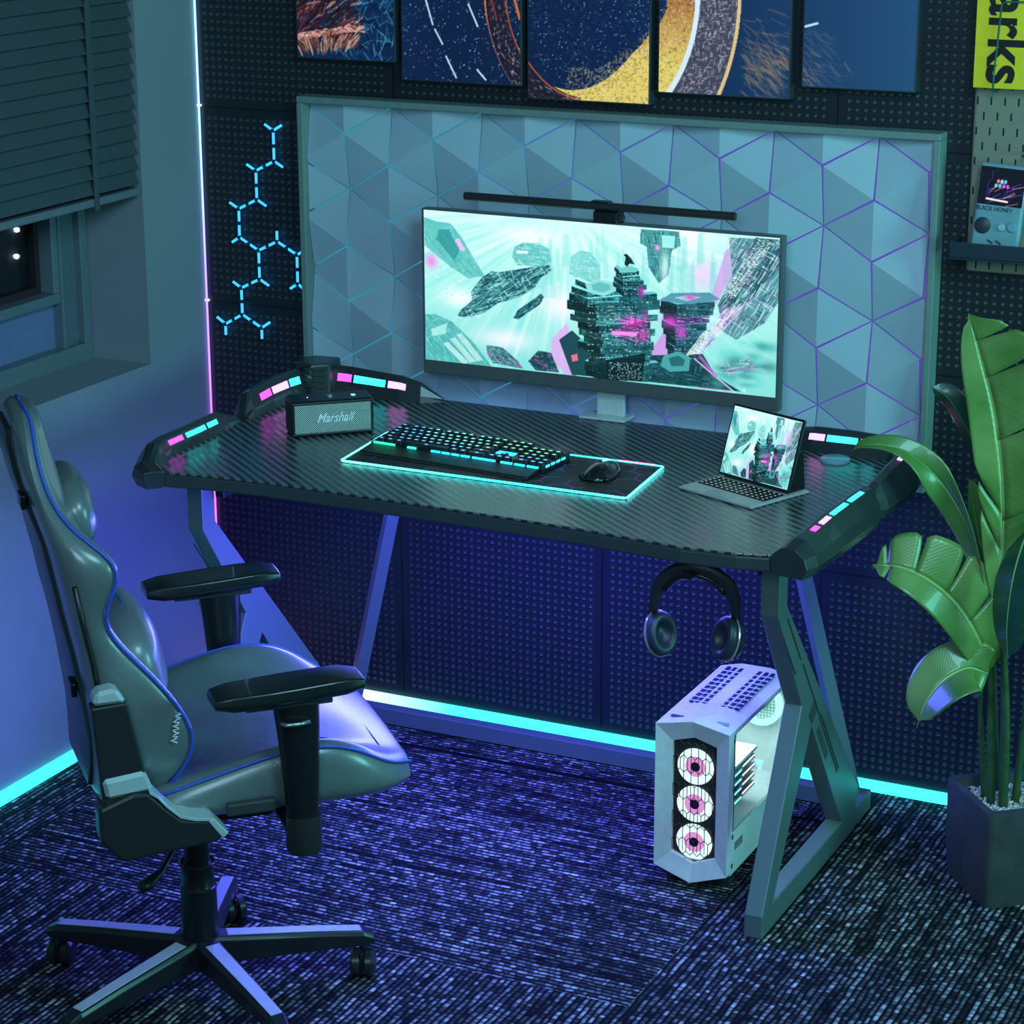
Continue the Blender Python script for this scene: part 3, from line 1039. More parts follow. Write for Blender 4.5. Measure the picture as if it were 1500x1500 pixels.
def guard(path, widths, heights, leds, low=0.728, label=None, inner=1):
    """path: ground line of the inner edge; guard rises outward (to the left of travel if inner=1)"""
    path = [Vector((p[0] - DX, p[1] - DY, 0)) for p in path]
    rings = []
    nrm = []
    for i, p in enumerate(path):
        t = (path[min(i + 1, len(path) - 1)] - path[max(i - 1, 0)]).normalized()
        o = Vector((-t.y, t.x, 0)) * inner
        nrm.append(o)
        w, h = widths[i], heights[i]
        prof = [(0.0, TZ - 0.002), (w * 0.10, TZ + h * 0.35), (w * 0.28, TZ + h * 0.86), (w * 0.40, TZ + h), (w * 0.66, TZ + h * 0.93), (w * 0.92, TZ + h * 0.25), (w, TZ - 0.012), (w * 0.86, low), (0.004, low)]
        rings.append([(p.x + o.x * u, p.y + o.y * u, z) for u, z in prof])
    g = MB().loft(rings).build('edge_guard', M_guard, desk, bevel=0.0012)
    # LED segments lie on the upper facet
    for (a, b, mt) in leds:
        def at(s):
            s = s * (len(path) - 1)
            i = min(int(s), len(path) - 2)
            f = s - i
            p = path[i].lerp(path[i + 1], f)
            o = nrm[i].lerp(nrm[i + 1], f).normalized()
            w = widths[i] * (1 - f) + widths[i + 1] * f
            h = heights[i] * (1 - f) + heights[i + 1] * f
            if inner_face:
                c0, c1, z0, z1 = 0.15, 0.235, 0.49, 0.73
            else:
                c0, c1, z0, z1 = 0.50, 0.64, 0.973, 0.935
            e = 0.0012
            return [(p.x + o.x * w * c0, p.y + o.y * w * c0, TZ + h * z0 + e), (p.x + o.x * w * c1, p.y + o.y * w * c1, TZ + h * z1 + e)]
        steps = 5
        top = [at(a + (b - a) * q / steps) for q in range(steps + 1)]
        vs, fs = [], []
        for t0, t1 in top:
            vs += [t0, t1, (t1[0], t1[1], t1[2] - 0.002), (t0[0], t0[1], t0[2] - 0.002)]
        mb = MB().loft([[vs[4 * q + r] for r in range(4)] for q in range(steps + 1)])
        mb.build('led_segment', mt, g)
    return g


inner_face = True
# left front guard, left rear guard, back left guard
guard([(0.428, -0.815), (0.412, -0.80), (0.385, -0.74), (0.372, -0.70), (0.372, -0.60), (0.366, -0.50), (0.362, -0.435)],
      [0.045, 0.060, 0.062, 0.055, 0.052, 0.050, 0.040], [0.002, 0.018, 0.034, 0.034, 0.036, 0.036, 0.014],
      [(0.50, 0.58, M_mag), (0.60, 0.72, M_cya), (0.735, 0.80, M_cya)])
guard([(0.366, -0.41), (0.366, -0.38), (0.362, -0.30), (0.366, -0.22), (0.376, -0.165)],
      [0.040, 0.058, 0.060, 0.060, 0.060], [0.012, 0.050, 0.056, 0.060, 0.060],
      [(0.36, 0.50, M_mag), (0.52, 0.70, M_wht), (0.72, 0.86, M_cya)])
guard([(0.40, -0.150), (0.44, -0.145), (0.50, -0.145), (0.57, -0.145), (0.62, -0.135), (0.665, -0.11)],
      [0.055, 0.060, 0.060, 0.060, 0.050, 0.024], [0.062, 0.060, 0.056, 0.052, 0.040, 0.006],
      [(0.10, 0.24, M_mag), (0.26, 0.50, M_cya), (0.52, 0.66, M_wht)])
# ribbed corner block
m = MB()
cb = [D2(0.338, -0.175), D2(0.385, -0.190), D2(0.415, -0.160), D2(0.405, -0.095), D2(0.345, -0.100), D2(0.322, -0.135)]
m.prism(cb, 0.728, 0.832, lambda a, b, d: (a, b, d))
c = m.build('corner_block', M_guard, desk, bevel=0.006, seg=2)
for k in range(4):
    z = 0.782 + 0.013 * k
    MB().tube([(*D2(0.352, -0.182), z - 0.004), (*D2(0.372, -0.190), z + 0.002), (*D2(0.390, -0.189), z + 0.002), (*D2(0.408, -0.172), z - 0.004)], 0.0018, 6).build('rib', M_darkgrey, c, smooth=True)
inner_face = False
# right side: back right guard, right rear guard, right front guard
inner_face = True
guard([(1.40, -0.115), (1.44, -0.135), (1.50, -0.150), (1.58, -0.150), (1.66, -0.150)],
      [0.020, 0.050, 0.064, 0.064, 0.050], [0.006, 0.036, 0.046, 0.046, 0.044],
      [(0.46, 0.575, M_wht), (0.59, 0.79, M_cya), (0.81, 0.90, M_cya)])
inner_face = False
guard([(1.655, -0.150), (1.678, -0.18), (1.685, -0.25), (1.690, -0.34), (1.690, -0.42), (1.692, -0.455)],
      [0.055, 0.066, 0.066, 0.062, 0.056, 0.036], [0.046, 0.050, 0.050, 0.046, 0.036, 0.010],
      [(0.26, 0.34, M_cya), (0.355, 0.50, M_wht)])
guard([(1.690, -0.43), (1.688, -0.47), (1.684, -0.56), (1.678, -0.66), (1.670, -0.74), (1.664, -0.785), (1.658, -0.812)],
      [0.040, 0.062, 0.066, 0.068, 0.074, 0.078, 0.074], [0.012, 0.042, 0.044, 0.042, 0.036, 0.032, 0.020],
      [(0.24, 0.36, M_cya), (0.385, 0.50, M_cya), (0.525, 0.60, M_wht), (0.63, 0.68, M_mag)])

# legs
FP = {'post': [(-0.705, 0.729), (-0.705, 0.611), (-0.625, 0.660), (-0.625, 0.729)],
      'slant': [(-0.705, 0.611), (-0.560, 0.395), (-0.332, 0.101), (-0.262, 0.010), (-0.193, 0.091), (-0.215, 0.150), (-0.625, 0.682), (-0.625, 0.660)],
      'diag': [(-0.745, 0.0), (-0.745, 0.045), (-0.560, 0.395), (-0.505, 0.325), (-0.690, 0.052), (-0.700, 0.0)],
      'foot': [(-0.745, 0.0), (-0.745, 0.047), (-0.345, 0.047), (-0.262, 0.047), (-0.193, 0.091), (-0.205, 0.0)]}
outline_leg = [(-0.705, 0.729), (-0.705, 0.611), (-0.560, 0.393), (-0.745, 0.045), (-0.745, 0.0), (-0.208, 0.0), (-0.193, 0.091),
               (-0.660, 0.620), (-0.660, 0.729)]
hole = [(-0.500, 0.330), (-0.345, 0.118), (-0.292, 0.050), (-0.690, 0.050)]


def leg_frame(x0, x1):
    me = bpy.data.meshes.new('leg_frame')
    bm = bmesh.new()
    for x in (x0, x1):
        vo = [bm.verts.new((x - DX, a - DY, b)) for a, b in outline_leg]
        vh = [bm.verts.new((x - DX, a - DY, b)) for a, b in hole]
        ed = [bm.edges.new((vo[i], vo[(i + 1) % len(vo)])) for i in range(len(vo))]
        ed += [bm.edges.new((vh[i], vh[(i + 1) % len(vh)])) for i in range(len(vh))]
        bmesh.ops.triangle_fill(bm, use_beauty=True, edges=ed, normal=(1, 0, 0))
        if x == x0:
            A = (vo, vh)
        else:
            for P0, P1 in zip(A, (vo, vh)):
                for i in range(len(P0)):
                    j = (i + 1) % len(P0)
                    bm.faces.new((P0[i], P0[j], P1[j], P1[i]))
    bmesh.ops.dissolve_limit(bm, angle_limit=0.01, verts=bm.verts, edges=bm.edges)
    bmesh.ops.recalc_face_normals(bm, faces=bm.faces)
    bm.to_mesh(me)
    bm.free()
    me.materials.append(M_frame)
    o = bpy.data.objects.new('leg_frame', me)
    C.objects.link(o)
    o.parent = desk
    b = o.modifiers.new('bevel', 'BEVEL')
    b.width = 0.0022
    b.segments = 2
    b.limit_method = 'ANGLE'
    return o


lf = leg_frame(0.400, 0.435)
rf = leg_frame(1.605, 1.640)
# engraved decoration on the outer face of the slanted tube
sl = Vector((0.0, 0.410, -0.532)).normalized()
sn = Vector((0, 0.532, 0.410)).normalized()
for (base, fr_) in ((1.6405, rf), (0.3995, lf)):
    sg = 1 if base > 1 else -1
    o0 = Vector((base - DX, -0.672 - DY, 0.622)) - sn * 0.012

    def strip(s0, s1, w0, w1, nm, mt):
        M_ = Matrix(((sg, 0, 0, o0.x), (0, sl.y, sn.y, o0.y), (0, sl.z, sn.z, o0.z), (0, 0, 0, 1)))
        MB().box(0, 0.0012, s0, s1, w0, w1, M_).build(nm, mt, fr_)
    M_trim = P('light_leg_trim', (0.22, 0.28, 0.28), 0.4)
    M_grv = P('dark_leg_groove', (0.05, 0.065, 0.07), 0.5)
    strip(0.03, 0.16, 0.004, 0.007, 'groove', M_grv)
    strip(0.03, 0.16, -0.030, -0.027, 'groove', M_grv)
    strip(0.18, 0.36, 0.006, 0.009, 'groove', M_grv)
    strip(0.30, 0.33, -0.028, 0.002, 'groove', M_grv)
    for k in range(8):
        strip(0.37 + 0.013 * k, 0.376 + 0.013 * k, -0.022, -0.006, 'groove', M_grv)
    strip(0.36, 0.56, 0.012, 0.015, 'groove', M_grv)
    strip(0.36, 0.56, 0.004, 0.007, 'groove', M_grv)
# rear braces, crossbars, brackets
MB().tube([(0.430 - DX, -0.125 - DY, 0.03), (0.605 - DX, -0.15 - DY, 0.728)], 0.019, 4, flat=1.0).build('rear_brace', M_frame, desk, bevel=0.001)
MB().tube([(1.610 - DX, -0.125 - DY, 0.03), (1.435 - DX, -0.15 - DY, 0.728)], 0.019, 4, flat=1.0).build('rear_brace', M_frame, desk, bevel=0.001)
MB().box(0.430 - DX, 1.610 - DX, -0.125 - DY, -0.095 - DY, 0.003, 0.040).build('floor_crossbar', M_frame, desk, bevel=0.002)
for xa, xb in ((0.402, 0.433), (1.607, 1.638)):
    MB().box(xa - DX, xb - DX, -0.215 - DY, -0.095 - DY, 0.001, 0.043).build('foot_extension', M_frame, desk, bevel=0.002)
MB().box(0.435 - DX, 1.605 - DX, -0.60 - DY, -0.57 - DY, 0.700, 0.728).build('under_rail', M_black, desk, bevel=0.002)
for x_ in (0.447, 1.593):
    MB().box(x_ - 0.010 - DX, x_ + 0.010 - DX, -0.66 - DY, -0.62 - DY, 0.668, 0.728).build('bracket', M_black, desk, bevel=0.002)
MB().lathe([(0.030, 0), (0.030, 0.004), (0.027, 0.006), (0.0, 0.006)], 32, (*D2(1.565, -0.190), TZ)).build('cable_grommet', P('pale_blue_cap', (0.22, 0.42, 0.50), 0.3), desk, angle=40)
# headphone hook
hkx, hky = 1.478, -0.70
m = MB()
m.box(hkx - 0.008, hkx + 0.008, hky - 0.006, hky + 0.006, 0.676, 0.728)
m.box(hkx - 0.008, hkx + 0.008, hky - 0.040, hky + 0.030, 0.671, 0.677)
m.box(hkx - 0.008, hkx + 0.008, hky - 0.043, hky - 0.038, 0.671, 0.686)
o = m.build('hook', M_black, desk, bevel=0.001)
o.location = (-DX, -DY, 0)

# ================================================================ SCREEN ART
SW, SH = 900, 400
sa = Art(SW, SH, (225, 252, 248))
rs = np.random.RandomState(21)
Yg, Xg = np.mgrid[0:SH, 0:SW]
gy = (Yg / SH)[..., None]
gx = (Xg / SW)[..., None]
sa.a = np.array([0.80, 0.98, 0.96]) * (1 - gy) + np.array([0.50, 0.86, 0.84]) * gy


def S(x, y):
    """photo-crop pixel (1500 wide) of the monitor to canvas"""
    u = (x - 60) / 1335.0
    t_ = 70 + u * 112
    b_ = 688 + u * 135
    return (u * SW, (y - t_) / (b_ - t_) * SH)


def SP(pts, col, al=1.0):
    return sa.poly([S(*p) for p in pts], col, al)


# sky streaks radiating from the upper middle
for q in range(260):
    a = rs.uniform(0, 2 * PI)
    c0 = S(620, 60)
    r0, r1 = rs.uniform(60, 260), rs.uniform(260, 760)
    col = [(255, 255, 255), (150, 236, 226), (190, 246, 240), (120, 222, 216)][rs.randint(4)]
    sa.line((c0[0] + r0 * math.cos(a), c0[1] + r0 * 0.8 * abs(math.sin(a))), (c0[0] + r1 * math.cos(a), c0[1] + r1 * 0.8 * abs(math.sin(a))), rs.uniform(2, 12), col, rs.uniform(0.08, 0.28))
for (x, y, rx, ry, c, al) in ((600, 460, 120, 90, (246, 238, 252), .9), (380, 600, 170, 60, (248, 240, 252), .8), (1130, 330, 80, 90, (240, 200, 245), .8), (700, 330, 80, 60, (240, 235, 255), .6),
                              (200, 430, 110, 60, (255, 255, 255), .8), (480, 180, 200, 60, (255, 255, 255), .7), (1080, 180, 100, 90, (250, 255, 255), .8)):
    p = S(x, y)
    sa.blob(p[0], p[1], rx * .68, ry * .66, c, al)


def texture(pts, cols, n, L=(4, 18), ang=0.0, wd=(0.7, 2.0), al=0.8, jit=0.15):
    P_ = [S(*p) for p in pts]
    xs = [p[0] for p in P_]
    ys = [p[1] for p in P_]
    k = len(P_)
    before = sa.a.copy()
    for q in range(n):
        for _ in range(12):
            x, y = rs.uniform(min(xs), max(xs)), rs.uniform(min(ys), max(ys))
            c = False
            for i in range(k):
                (x1, y1), (x2, y2) = P_[i], P_[(i + 1) % k]
                if (y1 > y) != (y2 > y) and x < (x2 - x1) * (y - y1) / (y2 - y1) + x1:
                    c = not c
            if c:
                break
        else:
            continue
        a = ang + rs.normal(0, jit) + (PI / 2 if rs.rand() < 0.22 else 0)
        l = rs.uniform(*L)
        sa.line((x - l / 2 * math.cos(a), y - l / 2 * math.sin(a)), (x + l / 2 * math.cos(a), y + l / 2 * math.sin(a)), rs.uniform(*wd), cols[rs.randint(len(cols))], al)
    ins = np.zeros((SH, SW), bool)
    for i in range(k):
        (x1, y1), (x2, y2) = P_[i], P_[(i + 1) % k]
        if y1 != y2:
            ins ^= ((y1 > Yg) != (y2 > Yg)) & (Xg < (x2 - x1) * (Yg - y1) / (y2 - y1) + x1)
    sa.a = np.where(ins[..., None], sa.a, before)


# far towers
for q in range(46):
    x = rs.uniform(500, 1250)
    w_ = rs.uniform(8, 26)
    y = rs.uniform(150, 300)
    SP([(x, y), (x + w_, y), (x + w_ + 6, y + 130), (x - 4, y + 130)], (120, 215, 212), 0.30)
# left tower with pink lamps
tw = [(60, 100), (110, 118), (165, 125), (205, 175), (300, 340), (235, 350), (160, 300), (62, 215)]
SP(tw, (98, 196, 192))
texture(tw, [(60, 160, 160), (150, 225, 220), (80, 180, 178)], 150, (6, 30), 1.0)
SP([(120, 150), (160, 150), (200, 240), (180, 280), (110, 190)], (40, 140, 145), 0.7)
for (x, y) in ((195, 197), (203, 212), (213, 228)):
    p = S(x, y)
    sa.blob(p[0], p[1], 8, 7, (255, 185, 245), 1, 0.3)
p = S(88, 280)
sa.blob(p[0], p[1], 22, 24, (240, 130, 230), 0.95)
for q in range(60):
    p = S(rs.uniform(90, 330), rs.uniform(300, 420))
    sa.blob(p[0], p[1], 1.6, 1.6, (90, 190, 190), 0.8, 0.5)
# hut and domes
hut = [(408, 262), (418, 220), (450, 204), (510, 206), (552, 232), (560, 280), (520, 300), (430, 296)]
SP(hut, (104, 200, 196))
texture(hut, [(60, 160, 160), (200, 245, 240)], 60, (5, 18), 0.15)
SP([(425, 236), (470, 238), (470, 250), (425, 247)], (230, 255, 250))
dm = [(628, 330), (634, 260), (670, 234), (710, 244), (744, 290), (748, 350), (690, 370)]
SP(dm, (120, 210, 206), 0.85)
texture(dm, [(80, 180, 180), (210, 245, 245)], 50, (5, 16), 0.2)
# hanging structure
hs = [(895, 148), (1035, 158), (1042, 215), (1010, 232), (1000, 330), (965, 365), (925, 300), (918, 220), (893, 205)]
SP(hs, (66, 150, 152))
texture(hs, [(20, 70, 80), (120, 210, 205), (40, 110, 115)], 130, (4, 20), 1.5)
SP([(972, 172), (1022, 176), (1018, 225), (975, 222)], (150, 235, 228))
p = S(957, 222)
sa.blob(p[0], p[1], 9, 10, (255, 160, 240), 1)
# vertical glow
sa.blob(*S(985, 300), 16, 60, (225, 255, 250), 0.8)
# big ship
shp = [(190, 505), (205, 480), (250, 440), (245, 405), (290, 345), (330, 320), (355, 325), (470, 305), (552, 293), (560, 318), (520, 345), (490, 395), (420, 432), (350, 452), (300, 490), (225, 512)]
SP(shp, (52, 128, 134))
texture(shp, [(10, 50, 62), (24, 86, 96), (110, 200, 200), (170, 235, 230), (35, 105, 112)], 620, (6, 34), -0.52, (0.8, 2.6), 0.85)
sp2 = [(412, 512), (430, 478), (470, 450), (520, 410), (532, 425), (515, 455), (470, 490), (430, 518)]
SP(sp2, (40, 110, 118))
texture(sp2, [(8, 44, 54), (120, 210, 208), (24, 80, 90)], 130, (4, 18), -0.7, (0.8, 2))
# right slanted skyscrapers
rt_ = [(1215, 180), (1405, 190), (1405, 420), (1350, 520), (1250, 590), (1205, 560), (1180, 450), (1230, 330)]
SP([(1205, 230), (1290, 180), (1230, 330), (1120, 560), (1010, 770), (1090, 560), (1160, 400)], (205, 150, 225), 0.7)
SP(rt_, (70, 140, 150), 0.9)
SP([(1310, 180), (1405, 190), (1400, 300), (1240, 480), (1200, 440)], (40, 96, 104), 0.95)
texture(rt_, [(20, 60, 72), (170, 225, 225), (120, 80, 150), (90, 180, 180), (220, 250, 245)], 560, (5, 46), -1.05, (0.7, 2.4), 0.8, 0.06)
for q in range(420):
    t_ = rs.uniform(0, 1)
    w_ = rs.uniform(-22, 22)
    p = S(1345 - 130 * t_ + w_, 190 + 230 * t_ + w_ * 0.4)
    sa.line(p, (p[0] + 1.6, p[1]), 1.5, (225, 250, 245), 0.9)
texture([(1200, 470), (1310, 420), (1150, 620), (1080, 700), (1120, 600)], [(235, 190, 245), (160, 100, 190), (240, 240, 255)], 160, (10, 50), -0.95, (1, 3), 0.6, 0.05)
# pink canyon beneath the towers
SP([(560, 600), (620, 530), (660, 700), (640, 760), (560, 690)], (225, 160, 235), 0.75)
SP([(940, 640), (985, 560), (1090, 640), (1230, 800), (1120, 790), (960, 700)], (215, 130, 225), 0.75)
# dark ground
gd = [(700, 690), (950, 690), (1180, 730), (1385, 830), (900, 770), (690, 745)]
SP([(590, 600), (640, 560), (700, 620), (720, 750), (640, 745)], (18, 66, 74), 0.95)
SP([(900, 660), (1130, 650), (1180, 740), (1270, 800), (890, 765)], (16, 60, 68), 0.95)
texture([(900, 660), (1130, 650), (1180, 740), (1270, 800), (890, 765)], [(4, 26, 34), (60, 150, 150), (30, 96, 100)], 220, (4, 22), 0.2)
# central tower: stacked decks
ct = [(612, 450), (630, 415), (655, 370), (780, 340), (800, 310), (850, 295), (905, 330), (915, 380), (945, 430), (965, 480), (955, 600), (930, 680), (905, 765), (775, 765), (710, 690), (655, 610), (618, 520)]


def decks(cx0, y0, cx1, y1, hw0, hw1, n, seed, cols, lean=0.10):
    # a tower seen from above: stacked slabs, each with a lit top edge and dark side full of small windows
    rr = np.random.RandomState(seed)
    for k in range(n - 1, -1, -1):
        f = k / (n - 1)
        cx, y = cx0 + (cx1 - cx0) * f, y0 + (y1 - y0) * f
        hw = (hw0 + (hw1 - hw0) * f) * rr.uniform(0.86, 1.10)
        h = (y1 - y0) / n * rr.uniform(1.0, 1.5)
        l, r = cx - hw, cx + hw * rr.uniform(0.85, 1.05)
        m_ = l + (r - l) * 0.30
        dy = 22
        c = cols[rr.randint(len(cols))]
        d = tuple(int(v * 0.45) for v in c)
        SP([(l, y - dy), (m_, y), (m_, y + h), (l, y + h - dy)], d)
        SP([(m_, y), (r, y - lean * (r - m_)), (r, y + h - lean * (r - m_)), (m_, y + h)], c)
        texture([(m_, y), (r, y - lean * (r - m_)), (r, y + h - lean * (r - m_)), (m_, y + h)], [d, (10, 40, 48), tuple(min(255, int(v * 1.5)) for v in c)], 46, (5, 34), -0.04, (0.8, 2.0), 0.85, 0.03)
        texture([(l, y - dy), (m_, y), (m_, y + h), (l, y + h - dy)], [(8, 32, 40), c], 16, (4, 16), 0.3, (0.8, 1.8), 0.85, 0.03)
        SP([(l, y - dy), (m_, y), (r, y - lean * (r - m_)), (r - 14, y - lean * (r - m_) - 9), (m_ + 6, y - 9), (l + 10, y - dy - 8)], tuple(min(255, int(v * 1.7 + 40)) for v in c))
        for q in range(int(9 * hw / 100)):
            p = S(rr.uniform(m_, r), y + h * 0.5 + rr.uniform(-4, 2))
            sa.line(p, (p[0] + 1.6, p[1]), 1.6, (205, 245, 240), 0.9)


TC = [(44, 118, 124), (30, 92, 100), (66, 150, 152), (24, 76, 86)]
decks(790, 430, 830, 735, 165, 125, 12, 4, TC)
decks(735, 372, 735, 430, 80, 100, 3, 9, [(74, 160, 162), (54, 138, 142)])
SP([(690, 372), (740, 352), (800, 364), (806, 398), (760, 420), (700, 404)], (140, 218, 212))
SP([(712, 374), (742, 362), (782, 372), (786, 392), (756, 404), (720, 396)], (96, 188, 186))
decks(848, 322, 858, 400, 50, 58, 5, 12, TC)
SP([(812, 308), (852, 296), (890, 306), (880, 322), (820, 324)], (110, 200, 198))
for q in range(150):
    k = rs.randint(9)
    p = S(rs.uniform(700, 900), 462 + 26 * k + rs.uniform(-2, 2))
    sa.line(p, (p[0] + 1.5, p[1]), 1.8, (205, 245, 240), 0.9)
for (x, y, rx, ry, al) in ((870, 530, 52, 38, .95), (835, 570, 40, 18, .9), (900, 400, 16, 30, .8), (905, 580, 28, 30, .8), (915, 500, 18, 30, .6)):
    p = S(x, y)
    sa.blob(p[0], p[1], rx * .68, ry * .66, (226, 62, 200), al)
texture([(800, 500), (940, 490), (930, 610), (800, 600)], [(250, 150, 240), (130, 30, 120), (240, 110, 225), (60, 20, 70)], 120, (5, 30), 0.03, (0.8, 2.4), 0.8)
SP([(790, 560), (885, 566), (885, 582), (790, 576)], (245, 150, 240), 0.9)
dk = [(770, 680), (920, 650), (905, 768), (772, 762)]
SP(dk, (6, 26, 34), 0.85)
for q in range(170):
    p = S(rs.uniform(780, 905), rs.uniform(690, 760))
    sa.blob(p[0], p[1], 1.3, 1.3, (190, 235, 235), 0.9, 0.5)
# right tower
r2_ = [(975, 470), (1010, 405), (1150, 402), (1198, 455), (1180, 520), (1120, 610), (1085, 660), (1000, 655), (975, 560)]
decks(1078, 450, 1045, 650, 112, 48, 8, 31, [(50, 104, 126), (78, 70, 130), (36, 90, 104), (96, 80, 150)])
SP([(968, 436), (1010, 404), (1150, 400), (1190, 428), (1080, 448)], (84, 150, 170))
SP([(1020, 422), (1075, 412), (1120, 420), (1070, 436)], (160, 215, 230), 0.9)
for (x, y, rx, ry) in ((1010, 520, 40, 34), (1050, 560, 26, 40), (1080, 420, 30, 14)):
    p = S(x, y)
    sa.blob(p[0], p[1], rx * .68, ry * .66, (222, 70, 205), 0.9)
p = S(1165, 507)
sa.blob(p[0], p[1], 16, 16, (180, 255, 250), 1)
sa.line((p[0] - 26, p[1]), (p[0] + 26, p[1]), 2, (230, 255, 255), 0.9)
SP([(1130, 560), (1165, 540), (1100, 650), (1065, 660)], (215, 235, 235), 0.9)
texture([(1130, 560), (1165, 540), (1100, 650), (1065, 660)], [(40, 80, 90), (90, 120, 130)], 60, (2, 4), 0.5, (1, 1.6))
SP([(985, 660), (1040, 640), (1085, 665), (1080, 720), (1010, 725), (975, 700)], (70, 160, 162))
SP([(1005, 668), (1040, 658), (1065, 675), (1060, 700), (1015, 702)], (36, 104, 110))
# small dark figure on the top
SP([(836, 290), (840, 262), (832, 250), (846, 248), (858, 262), (875, 290), (855, 286), (846, 300)], (10, 40, 48))
# lower-left domes and huts
ld = [(60, 500), (100, 498), (170, 530), (250, 610), (330, 720), (62, 690)]
SP(ld, (84, 184, 180))
texture(ld, [(50, 150, 150), (140, 220, 216), (70, 170, 168)], 240, (8, 40), 0.9)
SP([(85, 560), (150, 535), (140, 580), (90, 590)], (190, 245, 238), 0.7)
for k in range(3):
    SP([(130 + 28 * k, 620 - 18 * k), (150 + 28 * k, 612 - 18 * k), (235 + 28 * k, 700 - 6 * k), (210 + 28 * k, 706 - 6 * k)], (225, 252, 248), 0.6)
SP([(305, 625), (370, 635), (430, 690), (450, 722), (330, 700), (308, 660)], (48, 120, 124), 0.95)
texture([(305, 625), (370, 635), (430, 690), (450, 722), (330, 700), (308, 660)], [(14, 50, 60), (200, 110, 200), (120, 200, 200)], 110, (4, 20), 0.6)
SP([(470, 690), (510, 645), (560, 655), (590, 735), (500, 728)], (22, 66, 76), 0.95)
texture([(470, 690), (510, 645), (560, 655), (590, 735), (500, 728)], [(8, 30, 40), (230, 90, 215), (70, 150, 150)], 90, (3, 12), 0.3)
SP([(636, 664), (660, 656), (664, 684), (642, 690)], (230, 120, 140), 0.9)
# lower right teal cloud
for q in range(26):
    p = S(rs.uniform(1180, 1385), rs.uniform(600, 790))
    sa.blob(p[0], p[1], rs.uniform(14, 40), rs.uniform(8, 24), [(44, 150, 144), (90, 215, 200), (24, 100, 104)][rs.randint(3)], 0.45)
sa.line(S(1100, 670), S(1250, 806), 3.5, (225, 200, 245), 0.9)
sa.line(S(1120, 660), S(1180, 740), 7, (220, 100, 215), 0.7)
texture([(1180, 690), (1300, 660), (1330, 700), (1220, 740)], [(200, 90, 200), (20, 80, 88), (160, 230, 225)], 70, (5, 24), -0.3)
p = S(1283, 795)
sa.blob(p[0], p[1], 4, 4, (255, 255, 255), 1)
M_screen = picture_mat('lit_display', 1.12, 0.2)

# ================================================================ MONITOR
mo = thing('ultrawide_monitor', 'wide monitor showing a teal and pink futuristic city', 'monitor', (1.03, -0.085, TZ + 0.0005))


def mz(z):
    return z - TZ


mx = 1.0305 - 0.017
MX0, MX1 = 0.613, 1.415
m = MB()
m.box(MX0 - 1.03, MX1 - 1.03, -0.020, 0.004, mz(0.8195), mz(1.1745))
m.build('housing', M_bezel, mo, bevel=0.003)
m = MB()
m.box(MX0 + 0.16 - 1.03, MX1 - 0.16 - 1.03, 0.004, 0.020, mz(0.88), mz(1.12))
m.build('rear_bulge', M_bezel, mo, bevel=0.008)
sw_, sh_ = MX1 - MX0 - 0.013, 1.1710 - 0.8495
art_mesh('screen', sa, Matrix.Translation((MX0 + 0.0065 - 1.03, -0.0206, mz(0.8495))) @ Matrix.Rotation(PI / 2, 4, 'X'), sw_, sh_, 640, 270, M_screen, mo)
m = MB()
m.box(-0.022, 0.040, 0.004, 0.016, 0.006, 0.12)
m.build('neck', M_silver, mo, bevel=0.002)
m = MB()
m.box(-0.052, 0.052, -0.022, 0.034, 0.0, 0.006)
m.build('foot', M_silver, mo, bevel=0.002)
for k in range(3):
    MB().box(0.33 + 0.012 * k, 0.336 + 0.012 * k, -0.0205, -0.018, mz(0.8175), mz(0.8195)).build('button', M_black, mo)

lb = thing('monitor_light_bar', 'black round light bar clipped on top of the monitor', 'light bar', (1.02, -0.115, 1.176))
m = MB()
m.tube([(-0.299, 0, 0.033), (-0.298, 0, 0.033), (0.298, 0, 0.033), (0.299, 0, 0.033)], [0.007, 0.0085, 0.0085, 0.007], 20)
m.build('tube', P('dark_anodised_bar', (0.045, 0.042, 0.042), 0.4, metal=0.4), lb, angle=40)
m = MB()
m.prism([(-0.012, 0.0), (-0.012, 0.022), (0.016, 0.030), (0.028, 0.022), (0.028, -0.03), (0.022, -0.03), (0.022, 0.0)], -0.004, 0.048, lambda a, b, d: (d, a + 0.002, b))
m.build('clamp', M_black, lb, bevel=0.002)
MB().box(-0.012, 0.030, -0.006, 0.014, 0.030, 0.044).build('bar_holder', M_black, lb, bevel=0.003)
MB().lathe([(0.006, 0), (0.006, 0.010)], 12, M=Matrix.Translation((0.048, 0.006, 0.012)) @ Matrix.Rotation(PI / 2, 4, 'Y')).build('knob', M_darkgrey, lb)

# ================================================================ SPEAKER
spk = thing('portable_speaker', 'black portable speaker with woven silver grille and script logo', 'speaker', ((0.520 + 0.649) / 2, (-0.499 - 0.385) / 2, TZ + 0.0005), math.atan2(0.114, 0.129))
SWd = 0.170
m = MB()
m.box(-SWd / 2, SWd / 2, 0.0, 0.072, 0.0, 0.073)
m.build('cabinet', M_black, spk, bevel=0.006, seg=3)
n = NT('woven_silver_grille')
s = n.sep(n.coord())
u = n.m_('DIVIDE', s[0], 0.0046)
v = n.m_('DIVIDE', s[2], 0.0046)
a = n.m_('SUBTRACT', n.m_('FRACT', n.m_('ADD', u, v)), 0.5)
b = n.m_('SUBTRACT', n.m_('FRACT', n.m_('SUBTRACT', u, v)), 0.5)
w = n.m_('MULTIPLY', n.m_('ABSOLUTE', a), n.m_('ABSOLUTE', b))
w = n.m_('MINIMUM', n.m_('MULTIPLY', w, 12.0), 1.0)
